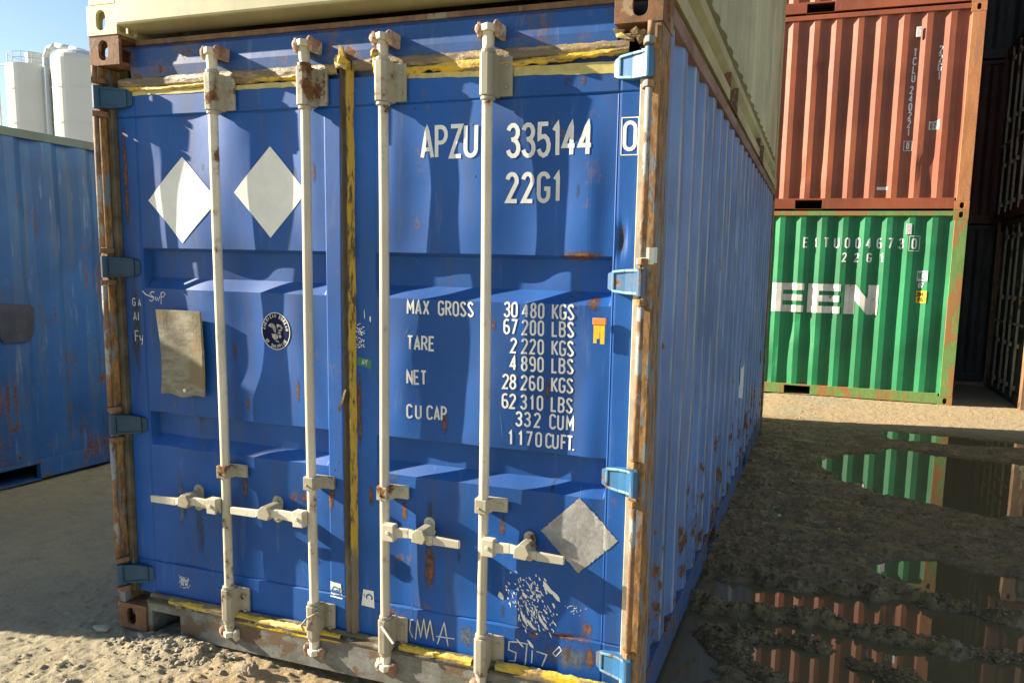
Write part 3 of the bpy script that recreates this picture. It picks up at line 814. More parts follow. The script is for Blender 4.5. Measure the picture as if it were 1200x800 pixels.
bmp = t.math('ADD', t.math('MULTIPLY', nf, .6), t.math('ADD', t.math('MULTIPLY', nff, .25), t.math('MULTIPLY', nm, .5)))
t.bump(bmp, .9, .016)
me.materials.append(t.finish(col, rough))
# water
t = NT('puddle_water')
t.b.inputs['IOR'].default_value = 1.45
t.b.inputs['Specular IOR Level'].default_value = .7
t.bump(t.noise(3.5, 2, .4), .04, .004)
wm = t.finish((0.19, 0.135, 0.055), .012)
mb = MB(); mb.grid([1.0, 3.6, 6.4], [.0, 3.5, 6.62], lambda x, y: (x, y, WATER))
pu = mb.build('puddle', wm); pu['kind'] = 'structure'

# gravel and crumbs of dirt: one heap of stuff
rnd = random.Random(4)
mb = MB()
def gh(x, y): return float(ground_h(np.array([[x]]), np.array([[y]]))[0, 0])
pts = []
for _ in range(9000):
    x = rnd.uniform(-2.4, 1.2); y = rnd.uniform(-1.0, .25) if rnd.random() < .8 else rnd.uniform(.25, 3)
    if y > -.01 and -1.2 < x: continue
    pts.append((x, y, rnd.uniform(.0012, .0045) * (2.2 if rnd.random() < .04 else 1)))
for _ in range(260):
    pts.append((rnd.gauss(-.8, .22), -abs(rnd.gauss(.0, .09)) - .01, rnd.uniform(.004, .013)))
for _ in range(700):
    pts.append((rnd.uniform(1.3, 4.2), rnd.uniform(6.7, 8.5), rnd.uniform(.003, .009)))
for _ in range(500):
    pts.append((rnd.uniform(1.3, 3.6), rnd.uniform(1.0, 6.3), rnd.uniform(.003, .010)))
hs = ground_h(np.array([[p[0] for p in pts]]), np.array([[p[1] for p in pts]]))[0]
for (x, y, r_), hz in zip(pts, hs):
    if hz < WATER: continue
    mb.lump((x, y, hz + r_ * .25), r_, rnd.randint(0, 9999), 1, .35, (rnd.uniform(.8, 1.4), rnd.uniform(.8, 1.3), rnd.uniform(.5, .8)))
gm = NT('gravel'); a_ = gm.noise(25, 3); gm.bump(gm.noise(150, 3), .3, .002)
gv = mb.build('gravel', gm.finish(gm.mix(gm.ramp(a_, .35, .65), (0.20, 0.175, 0.125), (0.40, 0.36, 0.27)), .9), smooth=False)
gv['kind'] = 'stuff'; gv['label'] = 'loose gravel and crumbs of dirt on the ground'; gv['category'] = 'gravel'
rnd = random.Random(8)
pts = []
for pl, wd, hh in RID[:6]:
    for _ in range(420):
        k = rnd.randrange(len(pl) - 1); t_ = rnd.random()
        pts.append((pl[k][0] + (pl[k + 1][0] - pl[k][0]) * t_ + rnd.gauss(0, wd * .8), pl[k][1] + (pl[k + 1][1] - pl[k][1]) * t_ + rnd.gauss(0, wd * .8), rnd.uniform(.004, .013)))
for _ in range(3800): pts.append((rnd.uniform(1.22, 3.6), rnd.uniform(1.7, 6.4) if rnd.random() < .8 else rnd.uniform(.4, 1.7), rnd.uniform(.003, .011)))
hs = ground_h(np.array([[p[0] for p in pts]]), np.array([[p[1] for p in pts]]))[0]
mb = MB()
for (x, y, r_), hz in zip(pts, hs):
    if hz < WATER + .003: continue
    mb.lump((x, y, hz + r_ * .1), r_, rnd.randint(0, 9999), 1, .5, (rnd.uniform(.8, 1.7), rnd.uniform(.8, 1.3), rnd.uniform(.4, .8)))
mc = plain('wet_mud', (0.21, 0.135, 0.052), .6, .4, 30, .6)
mo = mb.build('mud_crumbs', mc); mo['kind'] = 'stuff'; mo['label'] = 'crumbs of wet mud along the ruts and puddles'; mo['category'] = 'mud'
# clods and stones one can point at
M['clod'] = plain('dried_mud', (0.27, 0.22, 0.14), .95, .35, 30, .6)
M['stone'] = plain('pale_stone', (0.40, 0.37, 0.29), .85, .2, 40, .4)
for nm_, lab, cat, x, y, r_, sz, mt in (
    ('mud_clod', 'large cracked brown mud clod under the sill of the near blue container', 'clod', -.40, -.10, .055, (1.3, .8, .7), 'clod'),
    ('mud_clod', 'low crumbly clod of earth in front of the left fork slot', 'clod', -.70, -.085, .050, (1.2, .9, .55), 'clod'),
    ('stone', 'pale rounded stone beside the bottom left rusty corner casting', 'stone', -1.04, -.045, .016, (1.2, .9, .8), 'stone'),
    ('stone', 'flat grey stone lying left of the bottom left corner casting', 'stone', -1.28, -.04, .026, (1.5, .9, .6), 'stone'),
    ('stone', 'small pale stone on the dirt just right of the bottom left casting', 'stone', -.985, -.04, .013, (1.2, 1, .8), 'stone')):
    mb = MB(); mb.lump((0, 0, r_ * sz[2] * (.10 if mt == 'clod' else .35)), r_, int(r_ * 1e4), 4, .4, sz)
    if mt == 'clod':
        aa = np.array(mb.v); rr_ = 1 + .55 * np.abs(fbm(aa[:, 0] + aa[:, 2] * .7, aa[:, 1] - aa[:, 2] * .6, 26, 4, 3, .65)) - .25
        mb.v = [tuple(p) for p in (aa * rr_[:, None]).tolist()]
    o = mb.build(nm_, mt, smooth=False)
    o.location = (x, y, gh(x, y)); o['label'] = lab; o['category'] = cat

# ================================================================== MAIN BLUE CONTAINER
L20, H20 = 6.058, 2.591
root = empty('shipping_container', 'near blue container with cream locking bars and two white diamonds on its doors', 'container', group='stacked steel shipping containers')
frame_and_walls(root, L20, H20, dict(casting='casting_rust', post='post_rust', rail='rail_rust', sill='sill', wall='blue_side', pocket='sill', brail='rail_blue'), seed=2, special_front=True, s0=.19,
                dents=((1.05, .62, .05, .22, .012), (2.2, .5, .06, .3, .012), (3.1, 1.5, .08, .2, .01)), amp=.006)
# front corner posts
for s in (-1, 1):
    mat = 'post_rust'
    p = MB().prism([(s * 1.2165, .003), (s * 1.2165, .160), (s * 1.165, .160), (s * 1.165, .095), (s * 1.178, .095), (s * 1.178, .003)], .1182, H20 - .1182).build('corner_post', mat, root, bevel=.004)
    MB().box(s * 1.122, s * 1.1645, .094, .158, .1182, H20 - .1182).build('post_channel', 'post_dark', p, bevel=.003)
    # pin rod segments and lugs
    for z in (2.345, 1.640, .948, .258):
        for dz in (-.068, .068):
            lug = MB(); lug.prism([(s * 1.200, .004), (s * 1.200, -.016), (s * 1.184, -.032), (s * 1.168, -.022), (s * 1.154, .012), (s * 1.165, .040), (s * 1.178, .040)], z + dz - .011, z + dz + .011)
            lug.build('hinge_lug', 'rust_dark' if s < 0 else 'post_rust', p, bevel=.003)
    strip = MB(); strip.box(s * 1.1445, s * 1.169, .028, .060, .17, 2.40)
    strip.build('gasket_retainer', 'gasket' if s > 0 else 'gasket_dark', p, bevel=.003)
# header
hd = MB()
xs = lin(-1.056, 1.056, .05)
prf = [(.085, 2.366), (.078, 2.372), (.062, 2.420), (.054, 2.428), (.050, 2.470), (.058, 2.545), (.075, 2.562), (.140, 2.566), (.140, 2.366)]
hd.grid(xs, list(range(len(prf))), lambda x, i: (x, prf[i][0] + .002 * float(fbm(x, i * .3, 4, 3, 5)), prf[i][1]), flip=False)
hd.prism(prf, -1.056, -1.0562, lambda a, b, c: (c, a, b)); 
hdo = hd.build('door_header', 'blue_header', root)
MB().box(-1.056, 1.056, .080, .16, 2.5665, 2.588).build('roof_lip', 'rust_dark', root, bevel=.003)
# sill with fork notches
sp = [(-1.056, .0), (-1.030, .0), (-1.030, .100), (-.870, .100), (-.870, .0), (.870, .0), (.870, .100), (1.030, .100), (1.030, 0), (1.056, 0), (1.056, .138), (-1.056, .138)]
sill = MB().prism(sp, .010, .150, lambda a, b, c: (a, c, b)).build('door_sill', 'sill', root, bevel=.004)
MB().prism([(.006, .1385), (.004, .150), (.040, .164), (.14, .164), (.14, .1385)], -1.056, 1.056, lambda a, b, c: (c, a, b)).build('sill_ledge', 'post_dark', sill, bevel=.002)
# door leaves
doors = {}
for s, x0, x1 in ((-1, -1.139, -.026), (1, .026, 1.139)):
    exx = []
    inn = .118 if s > 0 else .098; sea = 1.068 if s > 0 else 1.040
    for e in (inn, inn + .006, inn + .004, inn + .018, sea, sea - .004, sea - .006, sea - .014, sea + .003, sea + .0005, sea + .0055): exx.append(s * e)
    ezz = []
    for b in BANDS: ezz += list(b)
    for c in (2.270, .320): ezz += [c - .006, c - .003, c, c + .003, c + .006]
    xs = lin(x0, x1, .012, exx); zs = lin(.166, 2.372, .012, ezz)
    X, Z = np.meshgrid(xs, zs)
    Y = door_y(X, Z)
    mb = MB()
    vs = np.stack([X, Y, Z], -1).reshape(-1, 3).tolist()
    n_ = len(xs)
    fs = [(j * n_ + i, j * n_ + i + 1, (j + 1) * n_ + i + 1, (j + 1) * n_ + i) for j in range(len(zs) - 1) for i in range(n_ - 1)]
    mb.add(vs, fs)
    # thickness: rim going back
    rim = [(xs[0], z) for z in zs] + [(x, zs[-1]) for x in xs] + [(xs[-1], z) for z in reversed(zs)] + [(x, zs[0]) for x in reversed(xs)]
    o = len(mb.v)
    for (a, b) in rim: mb.v += [(a, dy(a, b), b), (a, .13, b)]
    for i in range(len(rim) - 1): mb.f.append((o + 2 * i, o + 2 * i + 1, o + 2 * i + 3, o + 2 * i + 2))
    dr = mb.build('door', 'blue', root, label='left door leaf with two white diamonds' if s < 0 else 'right door leaf with white container number and weights')
    doors[s] = dr
DL, DR = doors[-1], doors[1]

# hinges
for s, dr in doors.items():
    for i, z in enumerate((2.345, 1.640, .948, .258)):
        mb = MB()
        # blade: tapering plate bent from the leaf out to the pin
        secs = [(1.050, .026, .047), (1.072, .036, .036), (1.118, .041, .022), (1.150, .042, .008), (1.170, .042, -.008)]
        for k in range(len(secs) - 1):
            (a, ha, ya), (b, hb, yb) = secs[k], secs[k + 1]
            v = [(s * a, ya, z - ha), (s * b, yb, z - hb), (s * b, yb, z + hb), (s * a, ya, z + ha), (s * a, .0495, z - ha), (s * b, .0495, z - hb), (s * b, .0495, z + hb), (s * a, .0495, z + ha)]
            mb.add(v, [(0, 1, 2, 3), (7, 6, 5, 4), (0, 4, 5, 1), (3, 2, 6, 7), (0, 3, 7, 4), (1, 5, 6, 2)])
        mb.cyl((s * 1.181, -.010, z - .046), (s * 1.181, -.010, z + .046), .016, 14)
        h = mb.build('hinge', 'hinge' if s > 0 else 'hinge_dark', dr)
        e = MB()
        for q_ in (-1, 1):
            for k in range(1, len(secs) - 1):
                (a, ha, ya), (b, hb, yb) = secs[k], secs[k + 1]
                z0_, z1_, z2_, z3_ = z + q_ * (ha + .001), z + q_ * (hb + .001), z + q_ * (hb - .008), z + q_ * (ha - .008)
                v = [(s * a, ya - .007, z0_), (s * b, yb - .007, z1_), (s * b, yb - .007, z2_), (s * a, ya - .007, z3_), (s * a, ya + .001, z0_), (s * b, yb + .001, z1_), (s * b, yb + .001, z2_), (s * a, ya + .001, z3_)]
                e.add(v, [(0, 1, 2, 3), (7, 6, 5, 4), (0, 4, 5, 1), (3, 2, 6, 7), (0, 3, 7, 4), (1, 5, 6, 2)])
        (a, ha, ya) = secs[1]
        e.box(s * (a - .004), s * (a + .005), ya - .006, ya + .002, z - ha, z + ha)
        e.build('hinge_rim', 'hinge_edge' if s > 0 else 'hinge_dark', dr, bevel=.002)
    rod = MB()
    zz = [2.345, 1.640, .948, .258]
    for a, b in zip(zz[:-1], zz[1:]):
        rod.cyl((s * 1.184, -.016, a - .082), (s * 1.184, -.016, b + .082), .0115, 10)
    rod.cyl((s * 1.184, -.012, 2.42), (s * 1.184, -.012, 2.470), .0115, 10)
    rod.build('hinge_pin', 'rod', dr, smooth=True)

# locking bars with their fittings
BARX = {-.588: (-1, -1), -.153: (-1, -1), .187: (1, 1), .607: (1, 1)}
YB, RB = .006, .0185
def bolt(mb, x, y, z, r=.008): mb.cyl((x, y, z), (x, y - .007, z), r, 8)
for bi, (bx, (ds, hs_)) in enumerate(BARX.items()):
    dr = doors[ds]
    b = MB()
    n_ = 18
    zz = [.105 + (2.50 - .105) * i / 24 for i in range(25)]
    def ring(z): 
        ox = .0025 * math.sin(z * 2.4 + bi * 1.7); 
        return [(bx + ox + RB * math.cos(2 * math.pi * k / n_), YB + RB * math.sin(2 * math.pi * k / n_), z) for k in range(n_)]
    vs = [p for z in zz for p in ring(z)]
    fs = [(j * n_ + k, j * n_ + (k + 1) % n_, (j + 1) * n_ + (k + 1) % n_, (j + 1) * n_ + k) for j in range(24) for k in range(n_)]
    b.add(vs, fs)
    b.build('locking_bar', 'bar', dr, smooth=True)
    # top and bottom guides: sleeve on a bolted plate
    for (za, zb) in ((2.268, 2.420), (.140, .290)):
        g = MB()
        g.box(bx + .010, bx + .078, .036, .047, za + .005, zb - .012)
        g.prism([(bx - .024, YB - .020), (bx - .012, YB - .028), (bx + .012, YB - .028), (bx + .024, YB - .018), (bx + .030, .036), (bx + .030, .046), (bx - .026, .046)], za, zb - .01)
        g.cyl((bx, YB, za - .014), (bx, YB, za), .0255, 18)
        g.cyl((bx, YB, zb - .01), (bx, YB, zb + .004), .0255, 18)
        for zc in (za + .035, zb - .045): bolt(g, bx + .058, .036, zc)
        g.build('bar_guide', 'fitting', dr, bevel=.0035)
    # mid clamp
    for zc in (.797,):
        g = MB()
        g.prism([(bx - .030, YB - .010), (bx - .022, YB - .026), (bx + .022, YB - .026), (bx + .032, .030), (bx + .085, .032), (bx + .085, .046), (bx - .034, .046)], zc - .026, zc + .026)
        bolt(g, bx + .062, .033, zc, .010); bolt(g, bx - .006, YB - .025, zc - .006, .005)
        g.build('bar_guide', 'fitting', dr, bevel=.003)
    # cam heads and keepers
    for zc, up_ in ((2.492, 1), (.082, -1)):
        g = MB()
        g.cyl((bx, YB, zc - up_ * .062), (bx, YB, zc + up_ * .0), .019, 14, .023)
        g.prism([(bx - .030, -.012), (bx + .012, -.034), (bx + .030, -.016), (bx + .034, .020), (bx - .010, .026), (bx - .032, .014)], zc - .012, zc + .012)
        g.build('cam_head', 'bar', dr, bevel=.004, label=None)
        k = MB()
        k.lump((bx - .024, -.006, zc - .004 * up_), .021, bi * 7 + 3 + (up_ > 0), 2, .3, (.9, .9, 1.1))
        k.box(bx - .040, bx - .026, -.004, .060, zc - .028, zc + .024)
        k.build('cam_keeper', 'cam_rust', dr, bevel=.003)
        k = MB()
        k.lump((bx + .034, .004, zc + .004 * up_), .018, bi * 5 + 11, 2, .3, (.8, 1.2, 1.2))
        k.box(bx + .030, bx + .046, -.008, .060, zc - .030, zc + .020)
        k.build('cam_keeper', 'cam_rust', dr, bevel=.003)
    # handle: hub on the bar, lever out to a retainer
    zc = .652
    sg = hs_
    rx = {-.588: -.768, -.153: -.352, .187: .362, .607: .781}[bx]
    tx = {-.588: -.965, -.153: -.535, .187: .525, .607: .940}[bx]
    g = MB()
    g.box(bx + sg * .014, bx + sg * .062, -.040, -.004, zc - .034, zc + .032)
    bolt(g, bx + sg * .04, -.040, zc, .009)
    hx = bx + sg * .05
    def lever(pts, th):
        for (a, za, wa, ya), (c, zc_, wc, yc) in zip(pts[:-1], pts[1:]):
            v = [(a, ya, za - wa), (c, yc, zc_ - wc), (c, yc, zc_ + wc), (a, ya, za + wa), (a, ya + th, za - wa), (c, yc + th, zc_ - wc), (c, yc + th, zc_ + wc), (a, ya + th, za + wa)]
            g.add(v, [(0, 1, 2, 3), (7, 6, 5, 4), (0, 4, 5, 1), (3, 2, 6, 7), (0, 3, 7, 4), (1, 5, 6, 2)])
    lever([(hx, zc, .021, -.030), (hx + (rx - hx) * .6, zc + .006, .018, -.032), (rx, zc + .006, .013, -.042), (rx + sg * .035, zc + .002, .012, -.040),
           (rx + sg * .055, zc - .006, .017, -.034), (tx, zc - .010, .015, -.030)], .014)
    g.build('handle', 'bar', dr, bevel=.003)
    # retainer: oval plate with a catch
    k = MB()
    ov = [(rx + .023 * math.cos(t_ * math.pi / 8), zc + (.034 if math.sin(t_ * math.pi / 8) >= 0 else -.034) + .024 * math.sin(t_ * math.pi / 8)) for t_ in range(16)]
    k.prism(ov, .036, .050, lambda a, b_, c: (a, c, b_))
    bolt(k, rx, .036, zc + .036, .010); bolt(k, rx, .036, zc - .038, .010)
    k.prism([(rx - .028, zc - .018), (rx + .020, zc - .022), (rx + .034, zc + .004), (rx + .020, zc + .032), (rx - .006, zc + .036), (rx - .026, zc + .018)], -.050, .036, lambda a, b_, c: (a, c, b_))
    k.build('handle_retainer', 'fitting', dr, bevel=.003)

# seals and tape
def lumpy_strip(x0, x1, zlo, zhi, y0, amp, name, mat, parent, seed, ragged=.006, label=None):
    xs = lin(x0, x1, .006)
    mb = MB()
    nv = 9
    def f(x, j):
        t_ = j / (nv - 1)
        e = math.sin(math.pi * t_)
        lo, hi = zlo(x), zhi(x)
        zz_ = lo + (hi - lo) * t_ + (ragged * 1.3 * float(fbm(x, j * 1.7, 28, 4, seed, .7)) if j in (0, nv - 1) else .003 * float(fbm(x, j, 30, 2, seed)))
        y_ = y0 + .016 - (max(e, 0) ** .35) * .009 - .8 * amp * e * float(fbm(x * .45 + t_ * .12, t_ * .30 - x * .1, 20, 5, seed + 3, .62))
        return (x, y_ if 0 < j < nv - 1 else y0 + .022, zz_)
    mb.grid(xs, list(range(nv)), f)
    return mb.build(name, mat, parent, smooth=True, label=label)
K = lambda v: (lambda x: v)
lumpy_strip(-1.12, -.035, K(2.386), K(2.430), .034, .007, 'top_seal', 'tape_old', DL, 41, label='torn tan sealing strip over the left door')
lumpy_strip(.035, 1.10, K(2.396), K(2.438), .032, .008, 'top_seal', 'tape_old', DR, 43, label='torn tan sealing strip over the right door')
lumpy_strip(-1.12, -.60, lambda x: 2.372 + .004 * math.sin(x * 9), lambda x: 2.394 + .004 * math.sin(x * 9), .036, .008, 'seal_tape', 'tape', DL, 45, .006, 'yellow tape below the top seal of the left door')
lumpy_strip(-.52, -.17, lambda x: 2.374 + .02 * (x + .5), lambda x: 2.396 + .03 * (x + .5), .034, .009, 'seal_tape', 'tape', DL, 47, .008)
lumpy_strip(.215, .585, lambda x: 2.372 + .006 * math.sin(x * 22), lambda x: 2.404 + .008 * math.sin(x * 15), .030, .014, 'seal_tape', 'tape', DR, 49, .012)
lumpy_strip(.630, 1.10, lambda x: 2.372 + .05 * (x - .63) ** 1.0 * .8, lambda x: 2.392 + .05 * (x - .63), .030, .010, 'seal_tape', 'tape', DR, 51, .007, 'crumpled yellow tape ribbon along the top of the right door')
patch([(-1.10, 2.3715), (-.20, 2.3715), (-.20, 2.352), (-1.10, 2.356)], 'flat_tape', 'tape_flat', DL, .0015, 30, 'pale band of flat yellow tape along the top of the left door', .0015, 3)
patch([(.215, 2.3715), (1.090, 2.3715), (1.090, 2.330), (.215, 2.358)], 'flat_tape', 'tape_flat', DR, .0015, 30, 'flat yellow tape band along the top of the right door', .002, 5)
lumpy_strip(-.93, -.03, lambda x: .128 + .012 * math.sin(x * 5), lambda x: .168, .000, .012, 'seal_tape', 'tape', DL, 53, .007, 'crumpled yellow tape along the foot of the left door')
lumpy_strip(.24, .56, lambda x: .140, lambda x: .172, .004, .010, 'seal_tape', 'tape', DR, 55, .010)
lumpy_strip(.66, 1.10, lambda x: .120 - .02 * (x - .66), lambda x: .185, .004, .008, 'seal_tape', 'tape', DR, 57, .006, 'bright yellow tape along the foot of the right door')
lumpy_strip(-1.05, 1.10, K(.150), K(.176), .016, .008, 'bottom_seal', 'gasket_dark', root, 59, .002)
mb = MB()
for k in range(9): mb.lump((1.075 + .011 * k, .012 + .004 * (k % 3), 2.438 + .010 * math.sin(k * 1.9)), .015, k + 60, 1, .9, (1.3, .6, .8))
mb.build('tape_wad', 'tape', DR)
mb = MB(); mb.prism([(-.022, 2.432), (-.014, 2.398), (.002, 2.404), (.022, 2.392), (.040, 2.420), (.024, 2.432), (.014, 2.476), (.002, 2.480), (-.002, 2.446)], .004, .016, lambda a, b, c: (a, c + .25 * (a - .01) ** 1 if a > .01 else c, b)); mb.lump((.006, .006, 2.425), .014, 71, 1, .8, (.9, .6, 1.5))
mb.build('tape_wad', 'tape', root, bevel=.003)
mb = MB()
for k in range(4): mb.lump((.165 - .004 * (k % 2), -.002, 2.375 + .022 * k), .016, k + 80, 2, .6, (.8, .7, 1.1))
mb.build('tape_wad', 'tape', DR)
# centre seam
mb = MB()
zs = lin(.17, 2.42, .012)
def fs_(i, z):
    prof_ = [(-.024, .060), (-.020, .036), (-.004, .030), (.006, .038), (.014, .028), (.026, .030), (.034, .052)]
    a, b = prof_[int(i)]
    return (a + .003 * float(fbm(z, i, 12, 3, 91)), b + .006 * float(fbm(z, i * .6, 25, 3, 92, .6)), z)
mb.grid(list(range(7)), zs, fs_)
mb.build('centre_gasket', 'seam', root, smooth=True)
mb = MB(); mb.prism([(-.034, 1.105), (.000, 1.190), (.006, 1.186), (-.024, 1.096)], .018, .022, lambda a, b, c: (a, c, b)); mb.build('torn_strip', 'tape_old', root)
# twisted wire on bar two and small seal on bar three
mb = MB()
pts = [(-.20, .0, .16), (-.19, -.03, .20), (-.16, -.03, .235), (-.12, -.02, .26), (-.11, .01, .25)]
for a, b in zip(pts[:-1], pts[1:]): mb.cyl(a, b, .004, 8)
mb.build('wire', 'fitting', DL, smooth=True)
mb = MB(); mb.prism([(.185, .262), (.195, .268), (.248, .205), (.240, .200)], -.034, -.030, lambda a, b, c: (a, c, b)); mb.build('seal_tag', 'white', DR)

# ---- markings on the doors
def T(s, x, z, h, x1, wd, dr, wid=.9, mat='letter', nm='lettering'):
    return decal(layout(s, x, z, h, wid, total=x1 - x), wd, nm, mat, dr)
T('APZU', .320, 2.074, .106, .546, .0150, DR, .80)
T('335144', .668, 2.070, .106, .975, .0150, DR, .78)
T('22G1', .666, 1.914, .094, .862, .0150, DR, .80)
T('0', 1.092, 2.082, .088, 1.130, .0125, DR, .95)
decal([[(1.081, 2.064), (1.081, 2.186), (1.139, 2.186), (1.139, 2.064), (1.081, 2.064)]], .0035, 'lettering_box', 'letter', DR)
lh = .050
for (a, x0, x1, z) in (('MAX', .264, .350, 1.496), ('GROSS', .392, .534, 1.496), ('TARE', .266, .372, 1.360), ('NET', .264, .340, 1.228), ('CU', .262, .318, 1.094), ('CAP', .345, .424, 1.094)):
    T(a, x0, z, lh, x1, .0075, DR, .78)
rows = [('30', '480', 'KGS', 1.502), ('67', '200', 'LBS', 1.440), ('2', '220', 'KGS', 1.372), ('4', '890', 'LBS', 1.308), ('28', '260', 'KGS', 1.238), ('62', '310', 'LBS', 1.166)]
for a, b, c, z in rows:
    if len(a) == 2: T(a, .662, z, lh, .710, .0075, DR, .85)
    else: T(a, .690, z, lh, .710, .0075, DR, .85)
    T(b, .734, z, lh, .814, .0075, DR, .80)
    T(c, .850, z, lh, .928, .0075, DR, .78)
T('33', .716, 1.102, lh, .768, .0075, DR, .85); T('2', .786, 1.102, lh, .810, .0075, DR, .85); T('CU', .846, 1.102, lh, .896, .0075, DR, .78); T('M', .912, 1.102, lh, .940, .0075, DR, .78)
T('1', .690, 1.030, lh, .700, .0075, DR, .85); T('170', .728, 1.030, lh, .812, .0075, DR, .85); T('CU', .832, 1.030, lh, .878, .0075, DR, .78); T('FT.', .893, 1.030, lh, .942, .0075, DR, .78)
# diamonds
def diamond(cx, cz, rx_, rz_, mat, dr, lab=None, rag=0):
    return patch([(cx, cz + rz_), (cx + rx_, cz), (cx, cz - rz_), (cx - rx_, cz)], 'hazard_diamond', mat, dr, .0016, 24, lab, rag)
diamond(-.806, 1.924, .186, .178, 'white', DL, 'left white diamond')
diamond(-.365, 1.954, .172, .180, 'white', DL, 'right white diamond')
diamond(.970, .715, .148, .144, 'silver', DR, 'worn silver diamond low on the door', .002)
# round seal
cx, cz = -.350, 1.398
def disc(r0, r1, nm, mat, eps, n=40, rings=4):
    mb = MB()
    vs = []
    for j in range(rings + 1):
        r_ = r0 + (r1 - r0) * j / rings
        for i in range(n):
            a = 2 * math.pi * i / n
            x_, z_ = cx + r_ * math.cos(a), cz + r_ * math.sin(a)
            vs.append((x_, dy(x_, z_) - eps, z_))
    fs = [(j * n + i, j * n + (i + 1) % n, (j + 1) * n + (i + 1) % n, (j + 1) * n + i) for j in range(rings) for i in range(n)]
    if r0 < .003: fs.append(tuple(range(n)))
    mb.add(vs, fs)
    return mb.build(nm, mat, DL)
disc(.002, .078, 'round_emblem', 'navy', .0015)
disc(.0735, .077, 'emblem_ring', 'letter', .0022, rings=1)
def arc_text(s, r_, a0, a1, h, inward=False):
    out = []
    for i, ch in enumerate(s):
        if ch == ' ': continue
        a = R(a0 + (a1 - a0) * i / (len(s) - 1))
        for pl in GL[ch][0]:
            q_ = []
            for (u, v) in pl:
                u = (u - .25) * h * .95; v = (v - .5) * h
                if not inward: q_.append((cx + math.cos(a) * (r_ + v) + math.sin(a) * u, cz + math.sin(a) * (r_ + v) - math.cos(a) * u))
                else: q_.append((cx + math.cos(a) * (r_ - v) - math.sin(a) * u, cz + math.sin(a) * (r_ - v) + math.cos(a) * u))
            out.append(q_)
    return out
decal(arc_text('AMERICAN BUREAU', .063, 172, 8, .0125), .0024, 'emblem_lettering', 'letter', DL, .0024)
decal(arc_text('OF SHIPPING', .063, 218, 322, .0125, True), .0024, 'emblem_lettering', 'letter', DL, .0024)
eagle = [[(-.046, .022), (-.036, .034), (-.018, .036), (-.004, .028), (.002, .012), (.003, -.004), (-.004, -.010), (-.012, .000), (-.020, .014)],
         [(.008, .030), (.014, .034), (.034, .030), (.044, .016), (.040, .010), (.030, .020), (.016, .022), (.010, .008)],
         [(.014, .006), (.034, .012), (.040, .004), (.020, -.002)], [(.012, -.004), (.030, -.002), (.032, -.010), (.014, -.012)],
         [(-.026, -.012), (-.012, -.014), (.000, -.012), (.012, -.016), (.014, -.028), (.004, -.040), (-.012, -.040), (-.022, -.028)], [(.018, -.016), (.032, -.016), (.036, -.026), (.026, -.032), (.018, -.028)], [(-.010, -.043), (.014, -.043), (.022, -.052), (.004, -.050)]]
mb = MB()
for pg in eagle:
    o = len(mb.v)
    pg = [(a * .88, b * .88) for a, b in pg]; mb.v += [(cx + a, dy(cx + a, cz + b) - .003, cz + b) for a, b in pg]; mb.f.append(tuple(range(o, o + len(pg))))
mb.build('emblem_eagle', 'silver', DL)
# weathered board hung on the left door
mb = MB()
us = lin(0, 1, .06); vs_ = lin(0, 1, .04)
def fb(u, v):
    x_ = -.930 + .222 * u + .010 * math.sin(v * 3) - (.014 * (v > .6) * (v - .6) if u < .1 else 0)
    z_ = 1.100 + .365 * v - .014 * (1 - u) * 0 + .006 * (1 - v) * math.sin(u * 9)
    curl = .010 * max(0, .25 - u) * 4 * .4 + .004 * v
    return (x_, .026 - curl + .003 * math.sin(u * 8 + v * 5), z_)
mb.grid(us, vs_, fb)
bd = mb.build('holder_board', 'board', DL, solid=.012, label='weathered tan board fixed on the left door')
mb = MB(); bolt(mb, -.80, .022, 1.125, .008); mb.build('rivet', 'white', DL)
# chalk writing
def hand(polys, wd, dr, mat='chalk', nm='chalk_writing'): return decal(polys, wd, nm, mat, dr, .0012)
hand(layout('swp', -1.005, 1.498, .040, 1.2, .12), .0038, DL)
hand([[(-1.045, 1.540), (-1.030, 1.525), (-.985, 1.512)]], .005, DL)
hand(layout('G', -1.102, 1.474, .032, .9), .0035, DL); hand(layout('A', -1.070, 1.474, .030, .9), .0035, DL)
hand(layout('AI', -1.100, 1.412, .034, .9, .3), .0035, DL)
hand(layout('Fy', -1.096, 1.318, .046, .9, .15), .0035, DL)
hand([[(.286, .272), (.274, .270), (.270, .225), (.284, .196)], [(.296, .190), (.306, .275), (.320, .205), (.334, .285), (.346, .205), (.362, .285), (.378, .200)], [(.395, .190), (.425, .285), (.442, .190)], [(.390, .222), (.470, .226)]], .0050, DR)
hand([[(.738, .262), (.703, .258), (.700, .225), (.732, .218), (.728, .184), (.700, .180)], [(.748, .262), (.776, .262), (.770, .176)], [(.798, .242), (.796, .188)], [(.815, .240), (.856, .234), (.838, .184)]], .0055, DR)
# small stickers
def sticker(corn, mat, dr, nm='sticker', lab=None): return patch(corn, nm, mat, dr, .0015, 4, lab)
sticker([(-.104, .372), (-.060, .370), (-.048, .352), (-.044, .300), (-.104, .304)][:1] + [(-.052, .368), (-.046, .302), (-.104, .306)], 'white', DL, lab='small white sticker with blue marks')
decal([arc(-.080, .340, .012, .012, 40, 320, 8) + [(-.068, .338), (-.078, .338)], [(-.058, .352), (-.058, .328)], [(-.078, .352), (-.066, .345)]], .005, 'sticker_print', 'logo_blue', DL, .0022)
sticker([(.056, .364), (.104, .362), (.108, .290), (.046, .294)], 'white', DR, lab='small white sticker with a blue star badge')
decal([arc(.084, .332, .013, .013, 0, 360, 14)], .007, 'sticker_print', 'logo_blue', DR, .0022)
decal([[(.058, .345), (.062, .335), (.058, .318)]], .003, 'sticker_print', 'logo_blue', DR, .0022)
